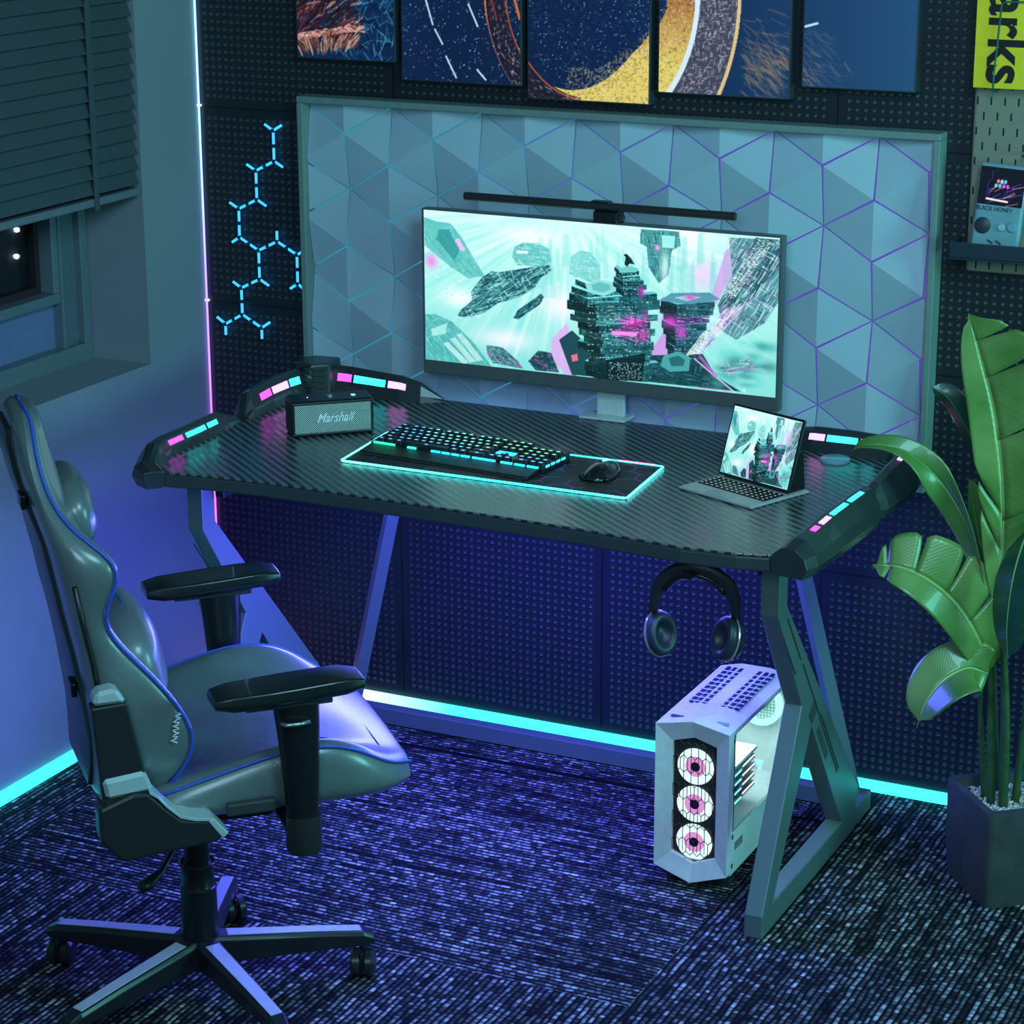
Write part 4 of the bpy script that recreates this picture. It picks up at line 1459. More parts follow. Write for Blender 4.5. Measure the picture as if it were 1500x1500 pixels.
n.set(Base_Color=n.mix(w, (0.95, 1.0, 0.98), (0.02, 0.03, 0.03)), Roughness=0.45, Metallic=0.2)
n.bump(n.m_('SUBTRACT', 1.0, w), 0.7, 0.001)
MB().box(-SWd / 2 + 0.006, SWd / 2 - 0.006, -0.0018, 0.002, 0.007, 0.066).build('grille', n.m, spk, bevel=0.0015)
m = MB()
e = 0.0045
for (x0, x1, z0, z1) in ((-SWd / 2 + .002, SWd / 2 - .002, 0.066, 0.0705), (-SWd / 2 + .002, SWd / 2 - .002, 0.0025, 0.007), (-SWd / 2 + .002, -SWd / 2 + .0065, 0.007, 0.066), (SWd / 2 - .0065, SWd / 2 - .002, 0.007, 0.066)):
    m.box(x0, x1, -0.003, 0.002, z0, z1)
m.build('grille_frame', M_black, spk, bevel=0.001)
text_obj('logo', 'Marshall', 0.026, P('white_script', (0.85, 0.9, 0.9), 0.4), spk, Matrix.Translation((0.002, -0.0030, 0.037)) @ Matrix.Rotation(PI / 2, 4, 'X'), shear=0.45, extrude=0.0008, sx=0.85, offset=0.0003)
MB().lathe([(0.007, 0), (0.007, 0.002), (0.005, 0.003)], 20, (0.0, 0.035, 0.0728)).build('control_knob', P('brass_knob', (0.7, 0.66, 0.6), 0.3, metal=0.8), spk, angle=40)
MB().box(0.045, 0.053, 0.026, 0.037, 0.0728, 0.0742).build('power_light', E_('teal_indicator', (0.25, 0.9, 0.85), 1.2), spk)
MB().lathe([(0.0012, 0), (0.0012, 0.001)], 8, (-0.045, 0.035, 0.0728)).build('status_dot', E_('white_indicator', (0.8, 1, 1), 2), spk)

# ================================================================ DESK MAT, KEYBOARD, MOUSE
mat0 = thing('desk_mat', 'long dark desk mat with hexagon print and glowing cyan edge', 'desk mat', (0.98, -0.47, TZ + 0.0005))
MA = [(0.700, -0.612), (1.305, -0.612), (1.285, -0.385), (0.680, -0.385)]
MA = [(x - 0.98, y + 0.47) for x, y in MA]
n = NT('hexagon_print_fabric')
s = n.sep(n.coord())
hxs = n.m_('DIVIDE', s[0], 0.052)
hys = n.m_('DIVIDE', s[1], 0.052 * 1.7320508)


def hexd(n, a, b):
    fa = n.m_('SUBTRACT', n.m_('FRACT', a), 0.5)
    fb = n.m_('MULTIPLY', n.m_('SUBTRACT', n.m_('FRACT', b), 0.5), 1.7320508)
    ax = n.m_('ABSOLUTE', fa)
    ay = n.m_('ABSOLUTE', fb)
    return n.m_('MAXIMUM', ax, n.m_('ADD', n.m_('MULTIPLY', ax, 0.5), n.m_('MULTIPLY', ay, 0.8660254)))


h1 = hexd(n, hxs, hys)
h2 = hexd(n, n.m_('ADD', hxs, 0.5), n.m_('ADD', hys, 0.5))
hh = n.m_('MINIMUM', h1, h2)
edge = n.m_('GREATER_THAN', hh, 0.478)
sel = n.m_('GREATER_THAN', n.noise(n.coord(), 13, 1), 0.50)
tone = n.ramp(n.noise(n.comb(n.m_('FLOOR', hxs), n.m_('FLOOR', n.m_('MULTIPLY', hys, 2.0)), 0.0), 2.3, 0), [(0.4, (0.010, 0.012, 0.016)), (0.6, (0.035, 0.036, 0.042))])
lit = n.m_('MULTIPLY', edge, sel)
n.set(Base_Color=n.mix(lit, tone, (0.35, 0.08, 0.5)), Roughness=0.6)
MB().prism(MA, 0, 0.003, lambda a, b, d: (a, b, d)).build('mat', n.m, mat0)
rim = MB()
pts = []
for k in range(4):
    c = Vector(MA[k]).to_3d()
    p_, q_ = Vector(MA[k - 1]).to_3d(), Vector(MA[(k + 1) % 4]).to_3d()
    for f_ in (0.012, 0.004):
        pts.append(c + (p_ - c).normalized() * f_)
    for f_ in (0.004, 0.012):
        pts.append(c + (q_ - c).normalized() * f_)
pts = [p + Vector((0, 0, 0.003)) for p in pts]
pts = pts[2:] + pts[:4]
mw = [(-0.30, hexc('6af8e0')), (0.0, hexc('35e8e8')), (0.27, hexc('45eef0')), (0.33, hexc('60f0f0'))]
rim.tube(pts, 0.0024, 8, cap=False)
rim.build('glowing_edge', mat_grad_emit('mat_edge_glow', 'X', mw, 3.2), mat0, smooth=True)
MB().tube([(0.21, 0.0858, 0.0034), (0.287, 0.0858, 0.0034)], 0.0026, 8).build('pink_edge', E_('pink_edge_glow', hexc('f060c8'), 2.5), mat0)

kb = thing('gaming_keyboard', 'black gaming keyboard with cyan and green glowing keys on the desk mat', 'keyboard', (0.905, -0.470, TZ + 0.0042), math.radians(-5.0))
KW, KD = 0.395, 0.118
m = MB()
m.prism([(-0.048, 0.0), (0.060, 0.0), (0.060, 0.020), (-0.048, 0.012)], -KW / 2, KW / 2, lambda a, b, d: (d, a, b))
m.build('case', P('keyboard_case', (0.010, 0.013, 0.018), 0.4), kb, bevel=0.002)
n = NT('woven_wrist_rest')
s = n.sep(n.coord())
w = n.m_('MULTIPLY', n.m_('SINE', n.m_('MULTIPLY', n.m_('ADD', s[0], s[1]), 1300.0)), n.m_('SINE', n.m_('MULTIPLY', n.m_('SUBTRACT', s[0], s[1]), 1300.0)))
n.set(Base_Color=n.ramp(w, [(0.2, (0.006, 0.008, 0.010)), (0.8, (0.04, 0.05, 0.055))]), Roughness=0.35)
n.bump(w, 0.5, 0.001)
m = MB()
m.prism([(-0.098, 0.0), (-0.050, 0.0), (-0.050, 0.011), (-0.094, 0.005)], -KW / 2 + 0.004, KW / 2 - 0.006, lambda a, b, d: (d, a, b))
m.build('wrist_rest', n.m, kb, bevel=0.002)


def lit_key(name, col, e):
    k = NT(name)
    s = k.sep(k.coord())
    r = k.m_('ADD', k.m_('ABSOLUTE', k.m_('MULTIPLY', s[0], 0.8)), k.m_('ABSOLUTE', k.m_('MULTIPLY', s[1], 1.4)))
    top = k.m_('MULTIPLY', k.m_('LESS_THAN', r, 0.0042), k.m_('GREATER_THAN', s[2], 0.0058))
    k.set(Base_Color=(0.014, 0.017, 0.022), Roughness=0.4, Emission_Color=(*col, 1), Emission_Strength=k.m_('MULTIPLY', top, e))
    return k.m


KM = [lit_key('key_blue', hexc('58b8f8'), 1.6), lit_key('key_cyan', hexc('70f0f0'), 1.6), lit_key('key_green', hexc('80f0c0'), 1.4)]
keymesh = {}


def key(w, mat):
    kk = (round(w, 4), mat.name)
    if kk not in keymesh:
        a = w / 2 - 0.0012
        t_ = a - 0.0018
        rings = [[(-a, -0.0072, 0), (a, -0.0072, 0), (a, 0.0072, 0), (-a, 0.0072, 0)], [(-t_, -0.0052, 0.0062), (t_, -0.0052, 0.0062), (t_, 0.0058, 0.0066), (-t_, 0.0058, 0.0066)]]
        o = MB().loft(rings).build('key', mat, kb, bevel=0.0006, seg=1)
        keymesh[kk] = o
        return o
    return copy_part(keymesh[kk], kb)


pitch = 0.01735
rowsY = [0.0515, 0.0325, 0.0155, -0.0015, -0.0185, -0.0355]
lay = [[(0, 1)] + [(1.6 + i, 1) for i in range(4)] + [(6.1 + i, 1) for i in range(4)] + [(10.6 + i, 1) for i in range(4)] + [(14.9 + i, 1) for i in range(3)],
       [(i, 1) for i in range(13)] + [(13, 1.6)] + [(14.9 + i, 1) for i in range(3)] + [(18.2 + i, 1) for i in range(4)],
       [(0, 1.5)] + [(1.5 + i, 1) for i in range(12)] + [(13.5, 1.1)] + [(14.9 + i, 1) for i in range(3)] + [(18.2 + i, 1) for i in range(3)] + [(21.2, 1)],
       [(0, 1.75)] + [(1.75 + i, 1) for i in range(11)] + [(12.75, 1.85)] + [(18.2 + i, 1) for i in range(3)],
       [(0, 2.2)] + [(2.2 + i, 1) for i in range(10)] + [(12.2, 2.4)] + [(15.9, 1)] + [(18.2 + i, 1) for i in range(3)] + [(21.2, 1)],
       [(0, 1.2), (1.2, 1.2), (2.4, 1.2), (3.6, 6.2), (9.8, 1.2), (11.0, 1.2), (12.2, 2.4), (14.9, 1), (15.9, 1), (16.9, 1), (18.2, 2), (20.2, 1), (21.2, 1)]]
cnt = 0
for r, row in enumerate(lay):
    for (x, w) in row:
        xc = -KW / 2 + 0.008 + (x + w / 2) * pitch
        mt = KM[0 if x < 4 else (1 if x < 12 else 2)]
        if r > 3:
            mt = KM[0]
        o = key(w * pitch, mt)
        zt = 0.012 + (rowsY[r] + 0.048) / 0.108 * 0.008
        o.location = (xc, rowsY[r], zt)
        o.rotation_euler = (math.radians(4.2), 0, 0)
        cnt += 1
# glow under the front row
M_kg = E_('green_key_glow', hexc('20e890'), 4.0)
M_kc = E_('cyan_key_glow', hexc('20c8f0'), 4.0)
for (a, b, mt) in ((-0.190, -0.140, M_kg), (-0.110, -0.090, E_('teal_key_glow', hexc('28e8c8'), 4.0)), (-0.055, -0.034, M_kc), (-0.030, -0.012, M_kc), (-0.008, 0.010, M_kc), (0.014, 0.034, M_kc), (0.040, 0.092, M_kc), (0.104, 0.130, M_kc), (0.135, 0.158, M_kc), (0.163, 0.188, M_kc)):
    MB().box(a, b, -0.0496, -0.0455, 0.0072, 0.0132).build('under_key_light', mt, kb, bevel=0.001)
for yy in (-0.035, -0.015, 0.005, 0.025):
    MB().box(KW / 2 - 0.0005, KW / 2 + 0.0012, yy, yy + 0.013, 0.010, 0.014).build('side_light', M_kc, kb)
MB().box(0.070, 0.110, -0.010, 0.006, 0.0150, 0.0166).build('arrow_key_glow', M_kc, kb)

ms = thing('gaming_mouse', 'black mouse with glowing cyan wheel on the right of the desk mat', 'mouse', (1.205, -0.500, TZ + 0.0040), math.radians(-4))
rings = []
for k in range(9):
    t_ = k / 8
    y = -0.048 + 0.096 * t_
    w_ = 0.027 * math.sin(PI * (0.10 + 0.80 * t_)) ** 0.5 + 0.003
    h_ = 0.030 * math.sin(PI * (0.08 + 0.74 * t_)) ** 0.8
    rings.append([(w_ * math.cos(a), y, max(0.0, h_ * math.sin(a)) if True else 0) for a in [PI * q / 12 for q in range(13)]])
MB().loft(rings).build('shell', P('glossy_black_shell', (0.012, 0.014, 0.016), 0.22, coat=0.5), ms, smooth=True, sub=1)
MB().tube([(0.0, 0.008, 0.0305), (0.0, 0.020, 0.0285), (0, 0.034, 0.0225), (0, 0.043, 0.015)], 0.0028, 8).build('scroll_wheel_light', E_('cyan_wheel', hexc('60e0ff'), 5), ms, smooth=True)
MB().box(-0.032, -0.022, -0.035, 0.010, 0.0, 0.010).build('side_wing', M_black, ms, bevel=0.004)
MB().box(0.022, 0.032, -0.035, 0.010, 0.0, 0.010).build('side_wing', M_black, ms, bevel=0.004)

# ================================================================ TABLET WITH KEYBOARD COVER
tb = thing('tablet_with_keyboard', 'tablet on a thin grey keyboard cover showing the same city picture', 'tablet', (1.364, -0.502, TZ + 0.0005), math.atan2(-0.070, 0.170))
TW_, TD_ = 0.184, 0.158
MB().box(0, TW_, 0, TD_, 0, 0.0055).build('keyboard_cover', P('grey_aluminium_cover', (0.46, 0.46, 0.46), 0.45), tb, bevel=0.002)
MB().box(0.062, 0.122, 0.004, 0.034, 0.0055, 0.0062).build('trackpad', P('trackpad_grey', (0.34, 0.34, 0.35), 0.35), tb)
MB().box(0.008, TW_ - 0.008, 0.042, 0.098, 0.0055, 0.0060).build('key_bed', M_black, tb)
kk = None
tkm = NT('tablet_key')
s_ = tkm.sep(tkm.coord())
r_ = tkm.m_('ADD', tkm.m_('ABSOLUTE', s_[0]), tkm.m_('ABSOLUTE', s_[1]))
tkm.set(Base_Color=(0.010, 0.011, 0.012), Roughness=0.45, Emission_Color=(0.7, 0.95, 1, 1), Emission_Strength=tkm.m_('MULTIPLY', tkm.m_('LESS_THAN', r_, 0.0021), 0.9))
for r in range(5):
    for c in range(13):
        x_ = 0.0145 + c * 0.01285
        y_ = 0.0475 + r * 0.0112
        if kk is None:
            kk = MB().box(-0.0056, 0.0056, -0.0048, 0.0048, 0, 0.0012).build('key', tkm.m, tb)
            o = kk
        else:
            o = copy_part(kk, tb)
        o.location = (x_, y_, 0.0060)
sw2, sh2 = 0.170, 0.128
TM = Matrix.Translation((0.007, 0.104, 0.014)) @ Matrix.Rotation(math.radians(-17), 4, 'X')
m = MB()
m.box(-0.005, sw2 + 0.005, 0.0, 0.006, -0.004, sh2 + 0.006)
o = m.build('tablet_body', M_black, tb, bevel=0.003, seg=3)
o.matrix_basis = TM
art_mesh('screen', sa, TM @ Matrix.Translation((0, -0.0006, 0.001)) @ Matrix.Rotation(PI / 2, 4, 'X'), sw2, sh2, 260, 200, M_screen, tb, (0.03, 0.0, 0.97, 1.0))
m = MB()
m.prism([(0.110, 0.0), (0.158, 0.0), (0.150, 0.075), (0.135, 0.075)], 0.010, TW_ - 0.010, lambda a, b, d: (d, a, b + 0.0055))
m.build('rear_stand', M_black, tb, bevel=0.002)

# ================================================================ HEADPHONES
hp = thing('hanging_headphones', 'black headphones hanging from a hook under the desk front', 'headphones', (1.478, -0.700, 0.678), math.radians(12))
path = []
for k in range(17):
    a = PI * k / 16
    path.append((0.074 * math.cos(a), 0, -0.066 + 0.0645 * math.sin(a)))
path = [(0.076, 0, -0.095)] + path + [(-0.076, 0, -0.095)]
rr_ = [0.004, 0.005] + [0.0055 + 0.004 * math.sin(PI * k / 14) for k in range(15)] + [0.005, 0.004]
MB().tube(path, rr_, 10, flat=2.0).build('headband', P('headband_plastic', (0.030, 0.033, 0.045), 0.35), hp, smooth=True)
MB().tube([(0.060 * math.cos(PI * (0.15 + 0.7 * k / 10)), 0, -0.070 + 0.060 * math.sin(PI * (0.15 + 0.7 * k / 10))) for k in range(11)], 0.006, 8, flat=1.8).build('band_padding', M_blacksoft, hp, smooth=True)
for sg in (-1, 1):
    CM = Matrix.Translation((0.064 * sg, 0.0, -0.128)) @ Matrix.Rotation(math.radians(40 * sg), 4, 'Z') @ Matrix.Rotation(math.radians(14 * sg), 4, 'Y') @ Matrix.Rotation(math.radians(-90 * sg), 4, 'Y')
    # local z points towards the head
    D1 = Matrix.Diagonal((1.28, 1.0, 1.0, 1.0))
    cup = MB().lathe([(0.012, -0.022), (0.024, -0.020), (0.031, -0.010), (0.032, 0.0)], 28, M=CM @ D1).build('ear_cup', P('ear_cup_shell', (0.016, 0.018, 0.022), 0.28, coat=0.4), hp, angle=50)
    MB().lathe([(0.0330, -0.0015), (0.0342, 0.0), (0.0330, 0.0018), (0.031, 0.0018), (0.031, -0.0015)], 32, M=CM @ D1, ring=True).build('silver_ring', P('bright_ring', (0.85, 0.75, 0.78), 0.2, metal=0.7), cup, angle=50)
    m = MB()
    prof = [(0.031, 0.002), (0.033, 0.010), (0.030, 0.018), (0.024, 0.020), (0.017, 0.016), (0.015, 0.004), (0.0, 0.004)]
    m.lathe(prof, 28, M=CM @ D1).build('ear_cushion', P('cushion_leather', (0.022, 0.030, 0.045), 0.4), cup, smooth=True)
    MB().tube([(0.076 * sg, 0, -0.085), (0.082 * sg, 0, -0.100), (0.080 * sg, 0, -0.120)], 0.004, 8).build('yoke', P('chrome_yoke', (0.3, 0.3, 0.32), 0.25, metal=0.8), hp, smooth=True)
#PART3
# ================================================================ COMPUTER TOWER
pc = thing('computer_tower', 'white computer tower with three glowing pink and white fans behind a hexagon grille', 'computer', (1.440, -0.43, 0))
M_w = M_white


def hexring(hw, zb_, zc_, zt_, ztc, y):
    return [(-hw, y, zb_), (0, y, zc_), (hw, y, zb_), (hw, y, zt_), (0, y, ztc), (-hw, y, zt_)]


YF = -0.172
outer0 = hexring(0.075, 0.036, 0.010, 0.327, 0.342, YF)
outer1 = hexring(0.075, 0.036, 0.010, 0.327, 0.342, YF + 0.024)
inner0 = hexring(0.0445, 0.064, 0.046, 0.291, 0.304, YF + 0.014)
inner1 = hexring(0.0445, 0.064, 0.046, 0.291, 0.304, YF + 0.024)
m = MB()
m.loft([outer1, outer0, inner0, inner1, outer1], cap=False)
m.build('front_bezel', M_w, pc, bevel=0.0015)
gb = MB().loft([hexring(0.044, 0.065, 0.047, 0.290, 0.303, YF + 0.0235), hexring(0.044, 0.065, 0.047, 0.290, 0.303, YF + 0.030)]).build('fan_tray', P('dark_fan_tray', (0.02, 0.02, 0.024), 0.6), pc)
# fans
M_fw = E_('white_fan_glow', (0.72, 0.95, 0.95), 1.15)
M_fp = E_('pink_fan_glow', hexc('e898e0'), 0.9)
fan_src = None
fan_parts = []
for z in (0.243, 0.166, 0.088):
    if fan_src is None:
        fan_src = MB().lathe([(0.0150, 0), (0.0365, 0), (0.0365, 0.002), (0.0150, 0.002)], 36, M=Matrix.Rotation(PI / 2, 4, 'X'), ring=True).build('fan', M_fw, pc)
        a = MB().lathe([(0.0085, 0.0005), (0.0205, 0.0005), (0.0205, 0.0028), (0.0085, 0.0028)], 30, M=Matrix.Rotation(PI / 2, 4, 'X'), ring=True).build('pink_ring', M_fp, fan_src)
        b = MB().lathe([(0.0, 0.0), (0.0095, 0.0), (0.0095, 0.004), (0.0, 0.0045)], 24, M=Matrix.Rotation(PI / 2, 4, 'X')).build('hub', P('fan_hub', (0.03, 0.012, 0.04), 0.4), fan_src)
        fan_parts = [a, b]
        o = fan_src
    else:
        o = copy_part(fan_src, pc)
        for q in fan_parts:
            copy_part(q, o)
    o.location = (0, YF + 0.0225, z)
# hexagon grille in front of the fans
gm = MB()
hw_, hh_ = 0.0148, 0.0105
segs = set()
for i in range(-4, 5):
    for j in range(-2, 10):
        cx = i * hw_ + (hw_ / 2 if j % 2 else 0)
        cz = 0.05 + j * (2 * hh_ + 0.0072)
        pts = [(cx - hw_ / 2, cz - hh_), (cx, cz - hh_ - 0.0072 + 0.0), (cx + hw_ / 2, cz - hh_), (cx + hw_ / 2, cz + hh_), (cx, cz + hh_ + 0.0072), (cx - hw_ / 2, cz + hh_)]
        for k in range(6):
            p, q = pts[k], pts[(k + 1) % 6]
            if k in (2, 5):
                ky = (round(p[0], 4), round(min(p[1], q[1]), 4))
            ky = tuple(sorted(((round(p[0], 4), round(p[1], 4)), (round(q[0], 4), round(q[1], 4)))))
            if ky in segs:
                continue
            segs.add(ky)
            if max(abs(p[0]), abs(q[0])) > 0.0445:
                continue
            lo = 0.047 + 0.018 * max(abs(p[0]), abs(q[0])) / 0.0445
            hi = 0.303 - 0.013 * max(abs(p[0]), abs(q[0])) / 0.0445
            if min(p[1], q[1]) < lo or max(p[1], q[1]) > hi:
                continue
            gm.tube([(p[0], YF + 0.0165, p[1]), (q[0], YF + 0.0165, q[1])], 0.0008, 4)
for x_ in (-0.0222, -0.0074, 0.0074, 0.0222):
    gm.tube([(x_, YF + 0.0165, 0.068), (x_, YF + 0.0165, 0.288)], 0.0007, 4)
gm.build('hexagon_grille', P('grille_wire', (0.015, 0.014, 0.018), 0.5), pc)
MB().box(-0.018, 0.018, YF + 0.013, YF + 0.0145, 0.054, 0.0565).build('badge', P('bright_badge', (0.7, 0.7, 0.75), 0.3), pc)
# shell of the case
yb = 0.170
m = MB()
m.box(-0.073, -0.070, YF + 0.024, yb, 0.030, 0.322)
m.box(-0.073, 0.073, YF + 0.024, yb, 0.028, 0.032)
m.box(-0.073, 0.073, yb - 0.003, yb, 0.030, 0.322)
m.box(0.070, 0.0735, YF + 0.024, yb, 0.030, 0.118)
m.box(0.066, 0.0735, YF + 0.024, YF + 0.036, 0.118, 0.322)
m.box(0.066, 0.0735, yb - 0.010, yb, 0.118, 0.322)
m.build('case_shell', M_w, pc, bevel=0.001)
m = MB()
m.loft([[(-0.075, y, 0.318), (0.075, y, 0.318), (0.075, y, 0.327), (0.030, y, 0.338), (-0.030, y, 0.338), (-0.075, y, 0.327)] if y > YF + 0.03 else
        [(-0.075, y, 0.318), (0.075, y, 0.318), (0.075, y, 0.327), (0.002, y, 0.342), (-0.002, y, 0.342), (-0.075, y, 0.327)] for y in (YF + 0.024, YF + 0.070, yb)])
top = m.build('top_panel', M_w, pc, bevel=0.001)
for (xa, xb) in ((-0.052, -0.012), (0.014, 0.054)):
    v = MB()
    for q in range(3):
        f = (q + 0.5) / 3
        x_ = xa + (xb - xa) * f
        v.box(x_ - 0.0035, x_ + 0.0035, YF + 0.105, yb - 0.03, 0.3365, 0.3392)
    v.build('top_vent', P('dark_vent_slot', (0.012, 0.014, 0.04), 0.6), top)
    v = MB()
    for q in range(9):
        y_ = YF + 0.108 + q * 0.022
        v.box(xa, xb, y_, y_ + 0.004, 0.3385, 0.3398)
    v.build('vent_bridge', M_w, top)
MB().box(-0.055, -0.020, YF + 0.028, YF + 0.034, 0.3335, 0.3365).build('ports', P('dark_ports', (0.05, 0.06, 0.1), 0.4), top)
m = MB()
m.box(0.012, 0.060, YF + 0.030, YF + 0.038, 0.3325, 0.3355)
m.build('control_strip', P('pale_strip', (0.35, 0.38, 0.5), 0.3), top)
# inside seen through the glass
MB().box(-0.040, -0.037, YF + 0.04, yb - 0.004, 0.115, 0.318).build('mainboard_tray', P('pale_inner_wall', (0.42, 0.44, 0.50), 0.5), pc)
MB().box(-0.040, 0.069, YF + 0.036, yb - 0.004, 0.112, 0.118).build('power_shroud', M_w, pc)
M_gl = E_('teal_inner_led', (0.25, 0.95, 0.80), 1.8)
M_gp = E_('pink_inner_led', (1.0, 0.78, 0.85), 1.8)
card = MB().box(-0.036, 0.055, YF + 0.060, YF + 0.205, 0.222, 0.228).build('graphics_card', P('white_card', (0.6, 0.68, 0.68), 0.35), pc)
for k in range(4):
    z = 0.150 + k * 0.019
    MB().box(-0.036, 0.055, YF + 0.045, YF + 0.195, z, z + 0.008).build('card_fin', P('dark_card', (0.08, 0.12, 0.13), 0.35), card)
    MB().box(0.0552, 0.0565, YF + 0.045, YF + 0.118, z + 0.001, z + 0.004).build('card_led', M_gl, card)
    MB().box(0.0552, 0.0565, YF + 0.125, YF + 0.190, z + 0.006, z + 0.009).build('card_led', M_gp, card)
rfM = Matrix.Translation((0.018, yb - 0.016, 0.268)) @ Matrix.Rotation(PI / 2, 4, 'X')
rf_ = MB().lathe([(0.034, 0), (0.046, 0), (0.046, 0.010), (0.034, 0.010)], 36, M=rfM, ring=True).build('rear_fan', E_('mint_fan_glow', (0.45, 0.98, 0.85), 1.6), pc)
MB().lathe([(0, 0.0), (0.010, 0.0), (0.010, 0.008), (0, 0.008)], 20, M=rfM).build('hub', P('teal_hub', (0.03, 0.15, 0.14), 0.5), rf_)
v = MB()
for q in range(11):
    for (p_, q_) in (((-0.033, -0.033 + q * 0.0066), (0.033, -0.033 + q * 0.0066)), ((-0.033 + q * 0.0066, -0.033), (-0.033 + q * 0.0066, 0.033))):
        v.tube([rfM @ Vector((p_[0], p_[1], 0.002)), rfM @ Vector((q_[0], q_[1], 0.002))], 0.0006, 4)
v.build('fan_guard', P('teal_guard', (0.02, 0.2, 0.18), 0.5), rf_)
MB().box(-0.0366, -0.035, yb - 0.060, yb - 0.040, 0.140, 0.235).build('slot_grille', P('dark_slot_grille', (0.06, 0.07, 0.12), 0.5), pc)
g2 = NT('clear_side_glass')
g2.set(Base_Color=(0.92, 0.97, 1.0), Roughness=0.02, IOR=1.3)
g2.b.inputs['Transmission Weight'].default_value = 1.0
MB().box(0.0740, 0.0755, YF + 0.030, yb - 0.002, 0.120, 0.318).build('side_glass', g2.m, pc)
pl_ = area('case_inner_light', (1.452, -0.43, 0.314), (1.452, -0.43, 0.0), 0.06, 0.8, (0.62, 1.0, 0.93), 0.22)
v = MB()
for q in range(5):
    v.box(0.0735, 0.0742, YF + 0.045 + q * 0.009, YF + 0.049 + q * 0.009, 0.075, 0.092)
v.build('side_vent', M_darkgrey, pc)
for z in (0.045, 0.105, 0.2, 0.30):
    MB().box(0.0735, 0.0755, YF + 0.026, YF + 0.031, z, z + 0.008).build('latch', M_darkgrey, pc)
m = MB()
m.box(-0.060, 0.060, YF + 0.03, yb - 0.01, 0.010, 0.028)
for y_ in (YF + 0.04, yb - 0.05):
    m.box(-0.066, 0.066, y_, y_ + 0.03, 0.0, 0.012)
m.build('base_feet', M_darkgrey, pc, bevel=0.002)

# ================================================================ GAMING CHAIR
ch = thing('gaming_chair', 'grey green leather racing style gaming chair with blue piping on five black wheels', 'chair', (0.830, -1.357, 0), math.radians(-45))
HX = -0.02     # small sideways offset of the seat above the base


def sym(pts):
    """pts from rear centre round one side to front centre -> closed symmetric ring"""
    return pts + [(-x, y, z) for x, y, z in reversed(pts[1:-1])]


secs = [(0.445, -0.195, -0.135, -0.150, 0.150), (0.462, -0.200, -0.100, -0.135, 0.190), (0.50, -0.203, -0.068, -0.125, 0.220), (0.545, -0.206, -0.040, -0.122, 0.238),
        (0.59, -0.211, -0.035, -0.124, 0.245), (0.64, -0.217, -0.060, -0.132, 0.243), (0.69, -0.224, -0.098, -0.145, 0.236), (0.73, -0.230, -0.135, -0.153, 0.228),
        (0.77, -0.238, -0.163, -0.163, 0.226), (0.81, -0.246, -0.163, -0.172, 0.236), (0.855, -0.256, -0.140, -0.180, 0.246), (0.885, -0.261, -0.148, -0.186, 0.243),
        (0.910, -0.266, -0.178, -0.192, 0.228), (0.935, -0.270, -0.208, -0.198, 0.205), (0.965, -0.274, -0.226, -0.205, 0.176), (1.00, -0.279, -0.236, -0.213, 0.150),
        (1.035, -0.281, -0.240, -0.220, 0.128), (1.062, -0.279, -0.240, -0.226, 0.108), (1.080, -0.272, -0.240, -0.230, 0.080), (1.088, -0.263, -0.243, -0.236, 0.048)]
rings = []
pipeR = []
for (z, r, fs, fc, w) in secs:
    fl = max(fs, fc) if fs < fc else fs
    q_ = 0.022 * min(1, (w / 0.24)) ** 2
    ring = [(0, r + q_, z), (w * 0.36, r + q_, z), (w * 0.66, r + q_ * 0.9 + 0.002, z), (w * 0.92, r + q_ * 0.9 + 0.008, z), (w, r + 0.45 * (fs - r) + 0.006, z), (w * 1.0, fs - 0.020, z), (w * 0.965, fs - 0.003, z),
            (w * 0.89, fs + 0.003, z), (w * 0.76, fc + 0.62 * (fs - fc), z), (w * 0.60, fc + 0.10 * (fs - fc) + 0.004, z), (w * 0.35, fc + 0.006, z), (0, fc + 0.004, z)]
    rings.append(sym(ring))
    pipeR.append((w * 0.985, fs - 0.006, z))
bk_ = MB().loft(rings).build('backrest', M_leather, ch, sub=2)
for sg in (-1, 1):
    MB().tube([(p[0] * sg, p[1] + 0.001, p[2]) for p in pipeR[1:]] + [(0.0, -0.250, 1.092)], 0.0028, 8).build('piping', M_bluepipe, bk_, smooth=True, sub=1)
# rear shell and belt slots
m = MB()
rg_ = []
for (z, r, fs, fc, w) in secs[1:-2]:
    q_ = 0.022 * min(1, (w / 0.24)) ** 2
    rg_.append([(-w * 0.55, r + q_ + 0.004, z), (w * 0.55, r + q_ + 0.004, z), (w * 0.50, r + q_ - 0.006, z), (-w * 0.50, r + q_ - 0.006, z)])
m.loft(rg_).build('rear_shell', M_black, ch, bevel=0.003, smooth=True)
for sg in (-1, 1):
    MB().tube([(0.238 * sg, -0.214, 0.850), (0.232 * sg, -0.203, 0.78), (0.235 * sg, -0.192, 0.72), (0.244 * sg, -0.186, 0.66)], 0.0045, 8, flat=1.0).build('side_slot_trim', M_black, bk_, smooth=True)
for z, y_ in ((0.955, -0.266), (0.635, -0.206)):
    MB().box(0.075, 0.115, y_ - 0.006, y_ + 0.004, z - 0.012, z + 0.012).build('strap_buckle', M_chairmetal, bk_, bevel=0.003)


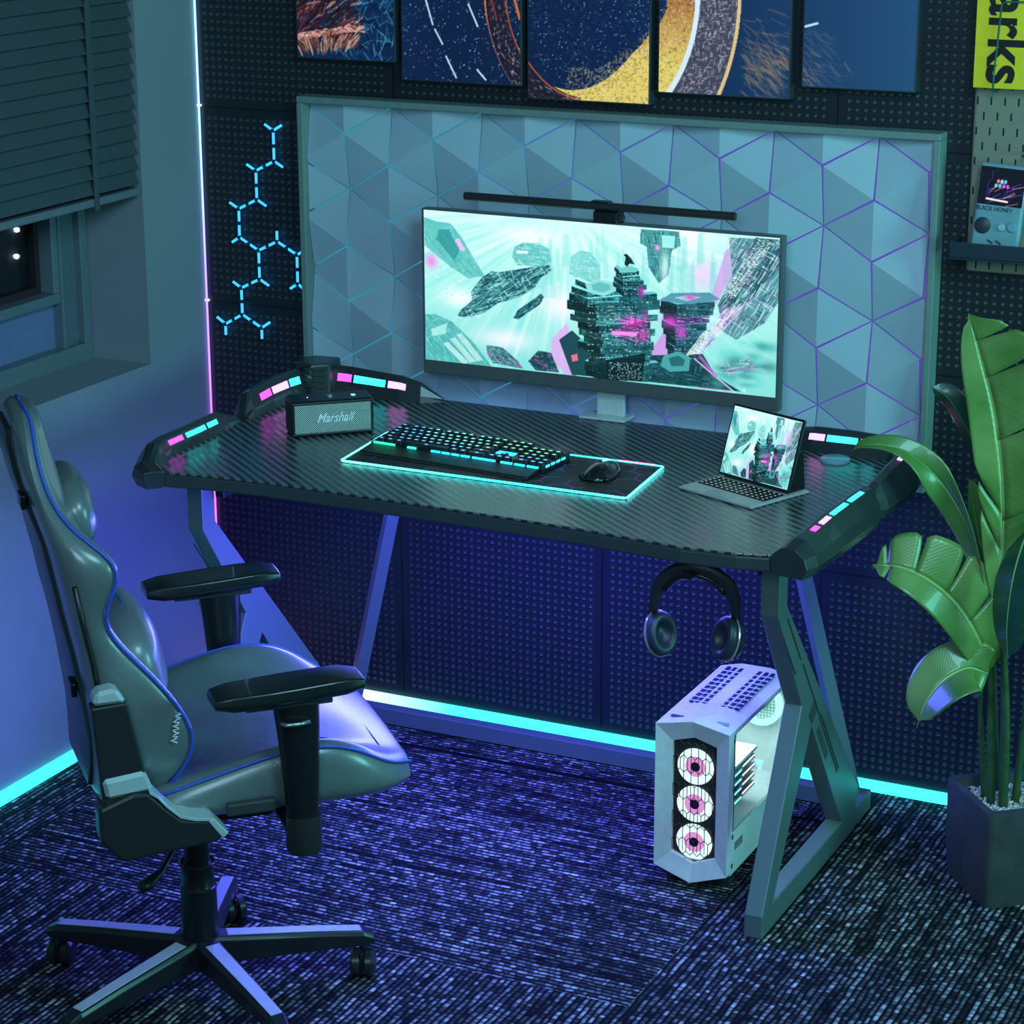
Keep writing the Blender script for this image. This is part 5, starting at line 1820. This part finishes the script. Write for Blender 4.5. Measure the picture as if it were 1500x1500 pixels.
def pillow(name, c, dims, rx, mat, par, e=0.75):
    vs, n1, n2 = [], 18, 26
    rings = []
    for i in range(1, n1):
        v = -PI / 2 + PI * i / n1
        R = []
        for j in range(n2):
            u = 2 * PI * j / n2

            def pw(x, k):
                return math.copysign(abs(x) ** k, x)
            R.append(Vector((pw(math.cos(v), e) * pw(math.cos(u), e) * dims[0], pw(math.cos(v), e) * pw(math.sin(u), e) * dims[1], pw(math.sin(v), e) * dims[2])))
        rings.append(R)
    M_ = Matrix.Translation(c) @ Matrix.Rotation(rx, 4, 'X')
    rings = [[M_ @ p for p in R] for R in rings]
    return MB().loft(rings).build(name, mat, par, smooth=True)


hpw = pillow('neck_pillow', (0.0, -0.183, 0.915), (0.120, 0.036, 0.058), math.radians(8), M_leather, ch)
pillow('pillow_band', (0.0, -0.1800, 0.888), (0.090, 0.0378, 0.022), math.radians(8), P('blue_pillow_band', (0.02, 0.07, 0.36), 0.4), hpw)
lp = pillow('lumbar_pillow', (0.0, -0.105, 0.655), (0.150, 0.056, 0.088), math.radians(12), M_leather_lit, ch)
MB().tube([(0.145 * math.cos(a), -0.112 + 0.003, 0.655 + 0.088 * math.sin(a)) for a in [2 * PI * k / 30 for k in range(31)]], 0.0022, 6, cap=False).build('piping', M_bluepipe, lp, smooth=True)
# seat
ss = [(-0.175, 0.468, 0.464, 0.185), (-0.15, 0.476, 0.468, 0.215), (-0.10, 0.490, 0.473, 0.240), (-0.04, 0.510, 0.478, 0.252), (0.03, 0.530, 0.482, 0.258), (0.09, 0.545, 0.486, 0.262),
      (0.145, 0.551, 0.489, 0.264), (0.195, 0.545, 0.491, 0.263), (0.235, 0.527, 0.490, 0.259), (0.265, 0.506, 0.488, 0.249), (0.290, 0.492, 0.484, 0.236), (0.310, 0.484, 0.480, 0.218), (0.324, 0.478, 0.476, 0.202), (0.331, 0.473, 0.472, 0.195)]
rings = []
sp_ = []
for (y, zb_, zc_, w) in ss:
    zlow = 0.422 - 0.006 * max(0, (y - 0.20) / 0.14)
    mid = (zb_ + zlow) / 2
    ring = [(0, y, zlow), (w * 0.62, y, zlow), (w * 0.86, y, zlow + 0.008), (w * 0.985, y, zlow + 0.028), (w * 1.01, y, mid), (w * 0.995, y, zb_ - 0.022), (w * 0.94, y, zb_ - 0.003),
            (w * 0.86, y, zb_ + 0.002), (w * 0.74, y, zc_ + 0.55 * (zb_ - zc_)), (w * 0.60, y, zc_ + 0.004), (w * 0.34, y, zc_ + 0.006), (0, y, zc_ + 0.007)]
    rings.append(sym(ring))
    sp_.append((w * 0.965, y, zb_ - 0.008))
seat = MB().loft(rings).build('seat', M_leather, ch, sub=2)
for sg in (-1, 1):
    MB().tube([(p[0] * sg, p[1], p[2] + 0.002) for p in sp_[1:]], 0.0026, 8).build('piping', M_bluepipe, seat, smooth=True, sub=1)
# sewn seat centre: panel lines
m = MB()
for pts in ([(-0.14, 0.24), (0.0, 0.06), (-0.15, -0.05)], [(0.14, 0.24), (0.0, 0.06), (0.15, -0.05)], [(-0.15, 0.16), (-0.06, 0.145)], [(0.15, 0.16), (0.06, 0.145)], [(-0.155, 0.285), (0.155, 0.285)]):
    P3 = []
    for (a, b), (c, d) in zip(pts[:-1], pts[1:]):
        for k in range(9):
            f = k / 8
            x, y = a + (c - a) * f, b + (d - b) * f
            # follow the seat surface
            for q in range(len(ss) - 1):
                if ss[q][0] <= y <= ss[q + 1][0]:
                    g_ = (y - ss[q][0]) / (ss[q + 1][0] - ss[q][0])
                    zc_ = ss[q][2] + (ss[q + 1][2] - ss[q][2]) * g_
            P3.append((x, y, zc_ + 0.0048))
    m.tube(P3, 0.0014, 5)
m.build('seam', P('dark_seam', (0.03, 0.045, 0.06), 0.6), seat)
# embroidered mark on the lower side bolster
M_thread = P('silver_thread', (0.7, 0.72, 0.75), 0.4)
sq = []
for k in range(22):
    sq.append((0.2465 + 0.001 * math.sin(k), -0.066 + 0.006 * math.sin(k * 1.9) - 0.0004 * k, 0.628 - 0.0024 * k))
MB().tube(sq, 0.0013, 5).build('embroidery', M_thread, bk_, smooth=True)
# recliner covers
M_cov = P('charcoal_cover', (0.016, 0.018, 0.021), 0.38)
M_blk = P('satin_metal_block', (0.50, 0.60, 0.62), 0.3, metal=0.3)
for sg in (1, -1):
    def fx(a, b, d, sg=sg):
        return (d * sg, a, b)
    if sg == 1:
        a_ = MB().prism([(-0.206, 0.665), (-0.196, 0.500), (-0.118, 0.500), (-0.150, 0.668)], 0.246, 0.278, fx).build('recliner_arm', M_cov, ch, bevel=0.004, seg=2)
        MB().prism([(-0.204, 0.668), (-0.198, 0.690), (-0.166, 0.694), (-0.150, 0.668)], 0.244, 0.282, fx).build('metal_cap', M_blk, a_, bevel=0.006, seg=1)
        MB().prism([(-0.190, 0.512), (-0.196, 0.545), (-0.128, 0.552), (-0.116, 0.518)], 0.244, 0.285, fx).build('metal_cap', M_blk, a_, bevel=0.006, seg=1)
        c_ = MB().prism([(-0.205, 0.500), (-0.205, 0.445), (-0.172, 0.405), (-0.020, 0.418), (-0.005, 0.432), (-0.030, 0.458), (-0.075, 0.466), (-0.100, 0.490), (-0.125, 0.518), (-0.150, 0.520)], 0.248, 0.290, fx).build('recliner_cover', M_cov, ch, bevel=0.006, seg=2)
        MB().loft([[((0.246) * sg, a, b), ((0.2915) * sg, a, b), ((0.2915) * sg, a, b - 0.006), ((0.246) * sg, a, b - 0.006)] for a, b in ((-0.125, 0.522), (-0.112, 0.512), (-0.098, 0.494), (-0.078, 0.474), (-0.055, 0.466), (-0.028, 0.462))]).build('cover_trim', M_blk, c_, bevel=0.001)
        MB().prism([(-0.026, 0.462), (-0.002, 0.432), (-0.012, 0.424), (-0.034, 0.456)], 0.246, 0.292, fx).build('cover_tip', M_blk, c_, bevel=0.002)
    # armrest
    py0, py1 = -0.020, 0.222
    rg_ = []
    for k in range(9):
        t_ = k / 8
        y = py0 + (py1 - py0) * t_
        hw2 = 0.032 + 0.013 * math.sin(PI * min(1, 0.12 + t_ * 0.75)) - (0.004 if k in (0, 8) else 0)
        th = 0.013 if k not in (0, 8) else 0.008
        zc = 0.660 - 0.004 * math.cos(PI * t_)
        cx = 0.282 * sg
        rg_.append([(cx - hw2, y, zc - th * 0.3), (cx - hw2 * 0.9, y, zc + th), (cx, y, zc + th * 1.15), (cx + hw2 * 0.9, y, zc + th), (cx + hw2, y, zc - th * 0.3), (cx + hw2 * 0.8, y, zc - th * 1.1), (cx - hw2 * 0.8, y, zc - th * 1.1)])
    pad = MB().loft(rg_).build('armrest_pad', M_blacksoft, ch, bevel=0.003, seg=3, smooth=False, angle=60)
    m = MB()
    m.box(0.282 * sg - 0.024, 0.282 * sg + 0.024, 0.030, 0.170, 0.636, 0.647)
    m.build('pad_plate', M_darkgrey, pad, bevel=0.002)

    def oval(cx, cy, rx, ry, z, n=20):
        return [(cx + rx * math.cos(2 * PI * k / n), cy + ry * math.sin(2 * PI * k / n), z) for k in range(n)]
    cx = 0.282 * sg
    po = MB().loft([oval(cx, 0.115, 0.026, 0.038, 0.637), oval(cx, 0.118, 0.024, 0.035, 0.59), oval(cx, 0.120, 0.022, 0.029, 0.50), oval(cx, 0.121, 0.021, 0.026, 0.442)]).build('armrest_post', M_chairmetal, ch, angle=50)
    MB().loft([oval(cx, 0.122, 0.024, 0.029, 0.442), oval(cx, 0.122, 0.024, 0.029, 0.385), oval(cx, 0.122, 0.021, 0.026, 0.378)]).build('post_sleeve', P('dark_sleeve', (0.020, 0.022, 0.024), 0.4), po, angle=50)
    MB().tube([(cx + 0.024 * sg, 0.085, 0.612), (cx + 0.032 * sg, 0.092, 0.611), (cx + 0.034 * sg, 0.110, 0.611), (cx + 0.030 * sg, 0.130, 0.612)], 0.0035, 8).build('height_lever', P('bright_lever', (0.4, 0.45, 0.45), 0.25, metal=0.8), po, smooth=True)
    MB().box(min(0.12 * sg, cx), max(0.12 * sg, cx), 0.095, 0.150, 0.410, 0.424).build('armrest_bracket', M_chairmetal, po, bevel=0.003)
# side handle under the seat on the near side
m = MB()
m.box(0.262, 0.278, 0.000, 0.080, 0.452, 0.474)
m.build('recline_handle', M_darkgrey, ch, bevel=0.004)
# mechanism, gas lift
m = MB()
m.box(-0.085, 0.085, -0.11, 0.12, 0.358, 0.434)
m.build('tilt_mechanism', M_chairmetal, ch, bevel=0.006)
MB().lathe([(0.020, 0), (0.026, 0.004), (0.026, 0.036), (0.018, 0.040)], 16, M=Matrix.Translation((0.06, 0.135, 0.362)) @ Matrix.Rotation(-PI / 2, 4, 'X')).build('tension_knob', M_black, ch, angle=40)
gl = MB().lathe([(0.0, 0.06), (0.038, 0.062), (0.038, 0.085), (0.034, 0.10), (0.032, 0.118), (0.031, 0.205), (0.0295, 0.210), (0.028, 0.212), (0.028, 0.250), (0.024, 0.254), (0.022, 0.256), (0.022, 0.36), (0, 0.36)], 32).build('gas_lift', M_chairmetal, ch, angle=40)
for z in (0.207, 0.251):
    MB().lathe([(0.0315, z), (0.0318, z + 0.002), (0.0300, z + 0.004), (0.028, z + 0.004), (0.028, z)], 32).build('collar', P('dark_collar', (0.05, 0.055, 0.06), 0.25, metal=0.6), gl, angle=40)
MB().tube([(0.012, -0.02, 0.335), (0.035, -0.045, 0.300), (0.052, -0.070, 0.270), (0.062, -0.095, 0.255), (0.066, -0.112, 0.250)], [0.003, 0.003, 0.004, 0.009, 0.007], 8, flat=1.6).build('height_handle', M_black, ch, smooth=True)
# five star base
M_leg = P('satin_black_base', (0.020, 0.021, 0.026), 0.30, metal=0.2)
M_lit_top = P('lit_leg_top', (0.50, 0.50, 0.60), 0.3, metal=0.2)  # pale top strips paint the blue light caught on the leg tops
for k in range(5):
    a = math.radians(41 + 72 * k + 45)
    R_ = Matrix.Rotation(a, 4, 'Z')
    rg_ = []
    for (r, w, zt, zb_) in ((0.024, 0.022, 0.116, 0.060), (0.055, 0.021, 0.112, 0.062), (0.20, 0.0185, 0.098, 0.062), (0.285, 0.0175, 0.088, 0.060), (0.305, 0.013, 0.078, 0.062)):
        rg_.append([R_ @ Vector(p) for p in ((r, -w * 0.82, zb_), (r, w * 0.82, zb_), (r, w, zt - 0.008), (r, w * 0.74, zt), (r, -w * 0.74, zt), (r, -w, zt - 0.008))])
    leg = MB().loft(rg_).build('base_leg', M_leg, ch, bevel=0.0015)
    rg_ = []
    for (r, w, zt) in ((0.046, 0.0128, 0.1127), (0.20, 0.0115, 0.0982), (0.282, 0.0108, 0.0888)):
        rg_.append([R_ @ Vector(p) for p in ((r, -w, zt), (r, w, zt), (r, w, zt + 0.0014), (r, -w, zt + 0.0014))])
    MB().loft(rg_).build('lit_top', M_lit_top, leg, bevel=0.0005)
    # caster
    rot = a + math.radians([70, 35, 100, 20, 80][k])
    CM = Matrix.Translation(R_ @ Vector((0.287, 0, 0))) @ Matrix.Rotation(rot, 4, 'Z')
    cs_ = MB().lathe([(0.006, 0.030), (0.006, 0.066)], 10, M=CM).build('caster', M_black, ch, smooth=True)
    for sg in (-1, 1):
        WM = CM @ Matrix.Translation((-0.010, 0.0115 * sg, 0.0265)) @ Matrix.Rotation(PI / 2 * -sg, 4, 'X')
        MB().lathe([(0.0, -0.008), (0.0235, -0.008), (0.0262, -0.005), (0.0262, 0.005), (0.022, 0.009), (0.019, 0.008), (0.017, 0.010), (0.0, 0.010)], 26, M=WM).build('wheel', P('caster_wheel', (0.016, 0.017, 0.018), 0.3), cs_, angle=40)
    MB().box(-0.030, 0.012, -0.003, 0.003, 0.020, 0.052, CM).build('fork', M_black, cs_, bevel=0.002)
for o in list(ch.children):
    if o.name.split('.')[0] not in ('base_leg', 'caster', 'gas_lift', 'height_handle'):
        o.location.x += 0.0

# ================================================================ POTTED PLANT
pp = thing('potted_plant', 'tall banana like plant with split leaves in a dark concrete cube pot', 'plant', (1.984, -0.322, 0), 0)
ROT = Matrix.Rotation(math.radians(-49.8), 4, 'Z')
L2 = 0.096


def rsq(h, z, r=0.016, n=4):
    out = []
    for (sx, sy, a0) in ((1, 1, 0), (-1, 1, 90), (-1, -1, 180), (1, -1, 270)):
        for k in range(n + 1):
            a = math.radians(a0 + 90 * k / n)
            out.append(ROT @ Vector((sx * (h - r) + r * math.cos(a), sy * (h - r) + r * math.sin(a), z)))
    return out


n = NT('dark_concrete')
nz = n.noise(n.coord(), 16, 5, 0.6)
n.set(Base_Color=n.ramp(nz, [(0.3, (0.030, 0.033, 0.036)), (0.7, (0.055, 0.058, 0.064))]), Roughness=0.7)
n.bump(n.noise(n.coord(), 70, 4), 0.25, 0.002)
MB().loft([rsq(L2 * 0.93, 0.0), rsq(L2 * 0.98, 0.05), rsq(L2, 0.188), rsq(L2 - 0.001, 0.195), rsq(L2 - 0.016, 0.195, 0.01), rsq(L2 - 0.020, 0.170, 0.01), rsq(0.02, 0.168, 0.005)]).build('pot', n.m, pp, angle=40)
rs_ = random.Random(4)
m = MB()
for k in range(1500):
    x, y = rs_.uniform(-L2 + 0.022, L2 - 0.022), rs_.uniform(-L2 + 0.022, L2 - 0.022)
    r = rs_.uniform(0.0018, 0.0042)
    c = ROT @ Vector((x, y, 0.171 + rs_.uniform(0, 0.006)))
    q = Euler((rs_.uniform(0, 6), rs_.uniform(0, 6), rs_.uniform(0, 6))).to_matrix()
    vs = [c + q @ Vector(v) * r for v in ((1, 0, 0), (-1, 0, 0), (0, 1, 0), (0, -1, 0), (0, 0, .8), (0, 0, -.8))]
    m.add(vs, [(0, 2, 4), (2, 1, 4), (1, 3, 4), (3, 0, 4), (2, 0, 5), (1, 2, 5), (3, 1, 5), (0, 3, 5)])
n = NT('pale_gravel')
n.set(Base_Color=n.ramp(n.noise(n.coord(), 260, 1), [(0.35, (0.30, 0.24, 0.18)), (0.5, (0.62, 0.56, 0.48)), (0.65, (0.85, 0.82, 0.78))]), Roughness=0.6)
g_ = m.build('gravel', n.m, pp)
g_['kind'] = 'stuff'

M_leafA = mat_leaf('bright_leaf', (0.045, 0.16, 0.02), (0.21, 0.31, 0.09))
M_leafB = mat_leaf('dark_leaf', (0.010, 0.055, 0.030), (0.02, 0.09, 0.05))
M_leafC = mat_leaf('mid_leaf', (0.06, 0.17, 0.03), (0.14, 0.28, 0.08))
M_stem = P('green_stem', (0.035, 0.09, 0.03), 0.45, noise=0.3, nscale=40)
PO = Vector((1.984, -0.322, 0))


def catmull(pts, n):
    pts = [Vector(p) for p in pts]
    P_ = [pts[0] * 2 - pts[1]] + pts + [pts[-1] * 2 - pts[-2]]
    out = []
    segs_ = len(pts) - 1
    for k in range(n + 1):
        s = k / n * segs_
        i = min(int(s), segs_ - 1)
        t = s - i
        a, b, c, d = P_[i], P_[i + 1], P_[i + 2], P_[i + 3]
        out.append(0.5 * ((2 * b) + (c - a) * t + (2 * a - 5 * b + 4 * c - d) * t * t + (3 * b - a - 3 * c + d) * t ** 3))
    return out


def leaf(spine, wl, wr, N, mat, fold=20, slits_l=(), slits_r=(), base=0.06, tipw=0.55, shear=0.10, curl=0.0, name='leaf', rib=None):
    """spine in world metres from base to tip; N = direction the upper face looks"""
    n = 40
    sp = [p - PO for p in catmull(spine, n)]
    N = Vector(N).normalized()
    vs, fs, uv = [], [], []
    frames = []
    for i, p in enumerate(sp):
        T = (sp[min(i + 1, n)] - sp[max(i - 1, 0)]).normalized()
        B = T.cross(N).normalized()
        Nn = B.cross(T).normalized()
        frames.append((p, T, B, Nn))

    def fr(t):
        s = max(0, min(n - 1e-6, t * n))
        i = int(s)
        f = s - i
        a, b = frames[i], frames[i + 1]
        return tuple(x.lerp(y, f) for x, y in zip(a, b))

    def W(t, w):
        return w * (math.sin(PI * min(1, max(0, (t * 0.93 + base)))) ** tipw)
    for side, w, slits in ((-1, wl, slits_l), (1, wr, slits_r)):
        br = [0.0] + list(slits) + [1.0]
        for a, b in zip(br[:-1], br[1:]):
            na = max(3, int((b - a) * 30))
            mcr = 8
            o = len(vs)
            for i in range(na + 1):
                for j in range(mcr + 1):
                    q = j / mcr
                    gap = 0.013 * q ** 1.3
                    ta = a + (gap if a > 0 else 0)
                    tb = b - (gap if b < 1 else 0)
                    t = ta + (tb - ta) * i / na
                    te = min(1.0, t + shear * q * (1 - t))
                    p, T, B, Nn = fr(te)
                    ww = W(t, w) * q
                    edge = 0.0
                    if q > 0.6:
                        e_ = min((t - ta) if a > 0 else 1, (tb - t) if b < 1 else 1)
                        ww *= 1 - 0.10 * max(0, 1 - e_ / 0.03) * (q - 0.6) / 0.4
                    fa = math.radians(fold) * (1 - curl * q)
                    pos = p + B.normalized() * side * ww * math.cos(fa) + Nn.normalized() * ww * math.sin(fa)
                    vs.append(pos)
                    uv.append((side * q, t))
            for i in range(na):
                for j in range(mcr):
                    fs.append((o + i * (mcr + 1) + j, o + i * (mcr + 1) + j + 1, o + (i + 1) * (mcr + 1) + j + 1, o + (i + 1) * (mcr + 1) + j))
    me = bpy.data.meshes.new(name)
    me.from_pydata([tuple(v) for v in vs], [], fs)
    ul = me.uv_layers.new(name='UVMap')
    for l in me.loops:
        ul.data[l.index].uv = uv[l.vertex_index]
    for p in me.polygons:
        p.use_smooth = True
    me.materials.append(mat)
    o = bpy.data.objects.new(name, me)
    C.objects.link(o)
    o.parent = pp
    s = o.modifiers.new('thick', 'SOLIDIFY')
    s.thickness = 0.0012
    s.offset = 0
    MB().tube([frames[k][0] - frames[k][3] * 0.001 for k in range(0, n + 1, 2)], [0.0026 * (1 - 0.8 * k / n) for k in range(0, n + 1, 2)], 6).build('midrib', rib or P('pale_midrib', (0.16, 0.34, 0.12), 0.4), o, smooth=True)
    return o


def stem(pts, r0, r1):
    p = [q - PO for q in catmull(pts, 16)]
    return MB().tube(p, [r0 + (r1 - r0) * k / 16 for k in range(17)], 10).build('stem', M_stem, pp, smooth=True)


CAMN = (0.35, -0.85, 0.35)
# tall upright leaf, right half catching the light
leaf([(1.948, -0.36, 0.50), (1.944, -0.36, 0.66), (1.935, -0.355, 0.80), (1.912, -0.35, 0.93), (1.880, -0.345, 1.03), (1.853, -0.34, 1.108)], 0.046, 0.150, (0.15, -0.95, 0.20), M_leafA, fold=14,
     slits_r=(0.30, 0.52, 0.72, 0.87), slits_l=(0.22, 0.32), base=0.10, tipw=0.5, shear=0.16)
# arched leaf over the desk corner
leaf([(1.926, -0.34, 0.42), (1.916, -0.345, 0.58), (1.886, -0.36, 0.70), (1.830, -0.38, 0.80), (1.765, -0.40, 0.855), (1.700, -0.41, 0.862), (1.665, -0.41, 0.845)], 0.034, 0.030, (-0.55, -0.45, 0.75), M_leafC, fold=24,
     base=0.10, tipw=0.6, shear=0.05)
# rolled leaf between them
leaf([(1.938, -0.30, 0.50), (1.926, -0.30, 0.66), (1.900, -0.31, 0.79), (1.862, -0.32, 0.88), (1.822, -0.33, 0.945), (1.788, -0.335, 0.965)], 0.030, 0.040, (-0.5, -0.75, 0.4), M_leafB, fold=-18,
     base=0.10, tipw=0.55, shear=0.08)
# big split leaf reaching left
leaf([(1.934, -0.36, 0.44), (1.915, -0.38, 0.51), (1.880, -0.40, 0.572), (1.835, -0.42, 0.618), (1.780, -0.43, 0.642), (1.722, -0.43, 0.640)], 0.052, 0.088, (0.25, -0.78, 0.58), M_leafA, fold=10,
     slits_r=(0.30, 0.50, 0.72, 0.90), slits_l=(0.88,), base=0.10, tipw=0.38, shear=0.10)
# dark leaf behind it
leaf([(1.918, -0.27, 0.44), (1.893, -0.26, 0.53), (1.850, -0.25, 0.58), (1.795, -0.24, 0.603), (1.735, -0.23, 0.600)], 0.046, 0.030, (-0.2, 0.5, -0.8), M_leafB, fold=10, base=0.08, tipw=0.5)
# lower rounded leaf bending down
leaf([(1.935, -0.37, 0.44), (1.905, -0.40, 0.455), (1.868, -0.43, 0.435), (1.842, -0.45, 0.395), (1.829, -0.46, 0.345)], 0.066, 0.060, (-0.35, -0.85, 0.45), M_leafA, fold=16, base=0.16, tipw=0.42, shear=0.06)
# slim young leaf
leaf([(1.930, -0.29, 0.52), (1.905, -0.28, 0.60), (1.875, -0.27, 0.68), (1.852, -0.26, 0.775)], 0.016, 0.036, (0.2, -0.95, 0.1), M_leafC, fold=12, base=0.05, tipw=0.7)
# dark leaf hanging in front on the right
leaf([(1.998, -0.36, 0.74), (1.990, -0.40, 0.70), (1.984, -0.43, 0.64), (1.982, -0.44, 0.56), (1.988, -0.44, 0.50)], 0.050, 0.050, (0.5, 0.9, 0.2), M_leafB, fold=10, base=0.10, tipw=0.45)
# leaf leaning right out of the picture
leaf([(1.990, -0.30, 0.55), (2.000, -0.29, 0.75), (2.030, -0.28, 0.92), (2.080, -0.27, 1.05), (2.150, -0.26, 1.12)], 0.07, 0.07, (0.2, -0.9, 0.3), M_leafC, fold=14, slits_l=(0.4, 0.7), base=0.10)
stem([(1.950, -0.35, 0.165), (1.942, -0.35, 0.30), (1.936, -0.35, 0.42), (1.934, -0.36, 0.50)], 0.0085, 0.004)
stem([(1.975, -0.36, 0.165), (1.972, -0.36, 0.34), (1.960, -0.36, 0.48), (1.950, -0.36, 0.60)], 0.0095, 0.004)
stem([(1.932, -0.33, 0.165), (1.922, -0.34, 0.30), (1.918, -0.35, 0.38), (1.926, -0.37, 0.45)], 0.006, 0.0035)
stem([(1.962, -0.31, 0.165), (1.952, -0.30, 0.32), (1.940, -0.30, 0.52)], 0.007, 0.0035)
stem([(1.990, -0.33, 0.165), (1.998, -0.32, 0.38), (1.994, -0.31, 0.58)], 0.008, 0.004)
stem([(1.948, -0.29, 0.165), (1.930, -0.28, 0.34), (1.918, -0.27, 0.46)], 0.006, 0.003)
stem([(2.010, -0.30, 0.165), (2.015, -0.31, 0.42), (2.004, -0.34, 0.66), (1.998, -0.36, 0.74)], 0.007, 0.003)
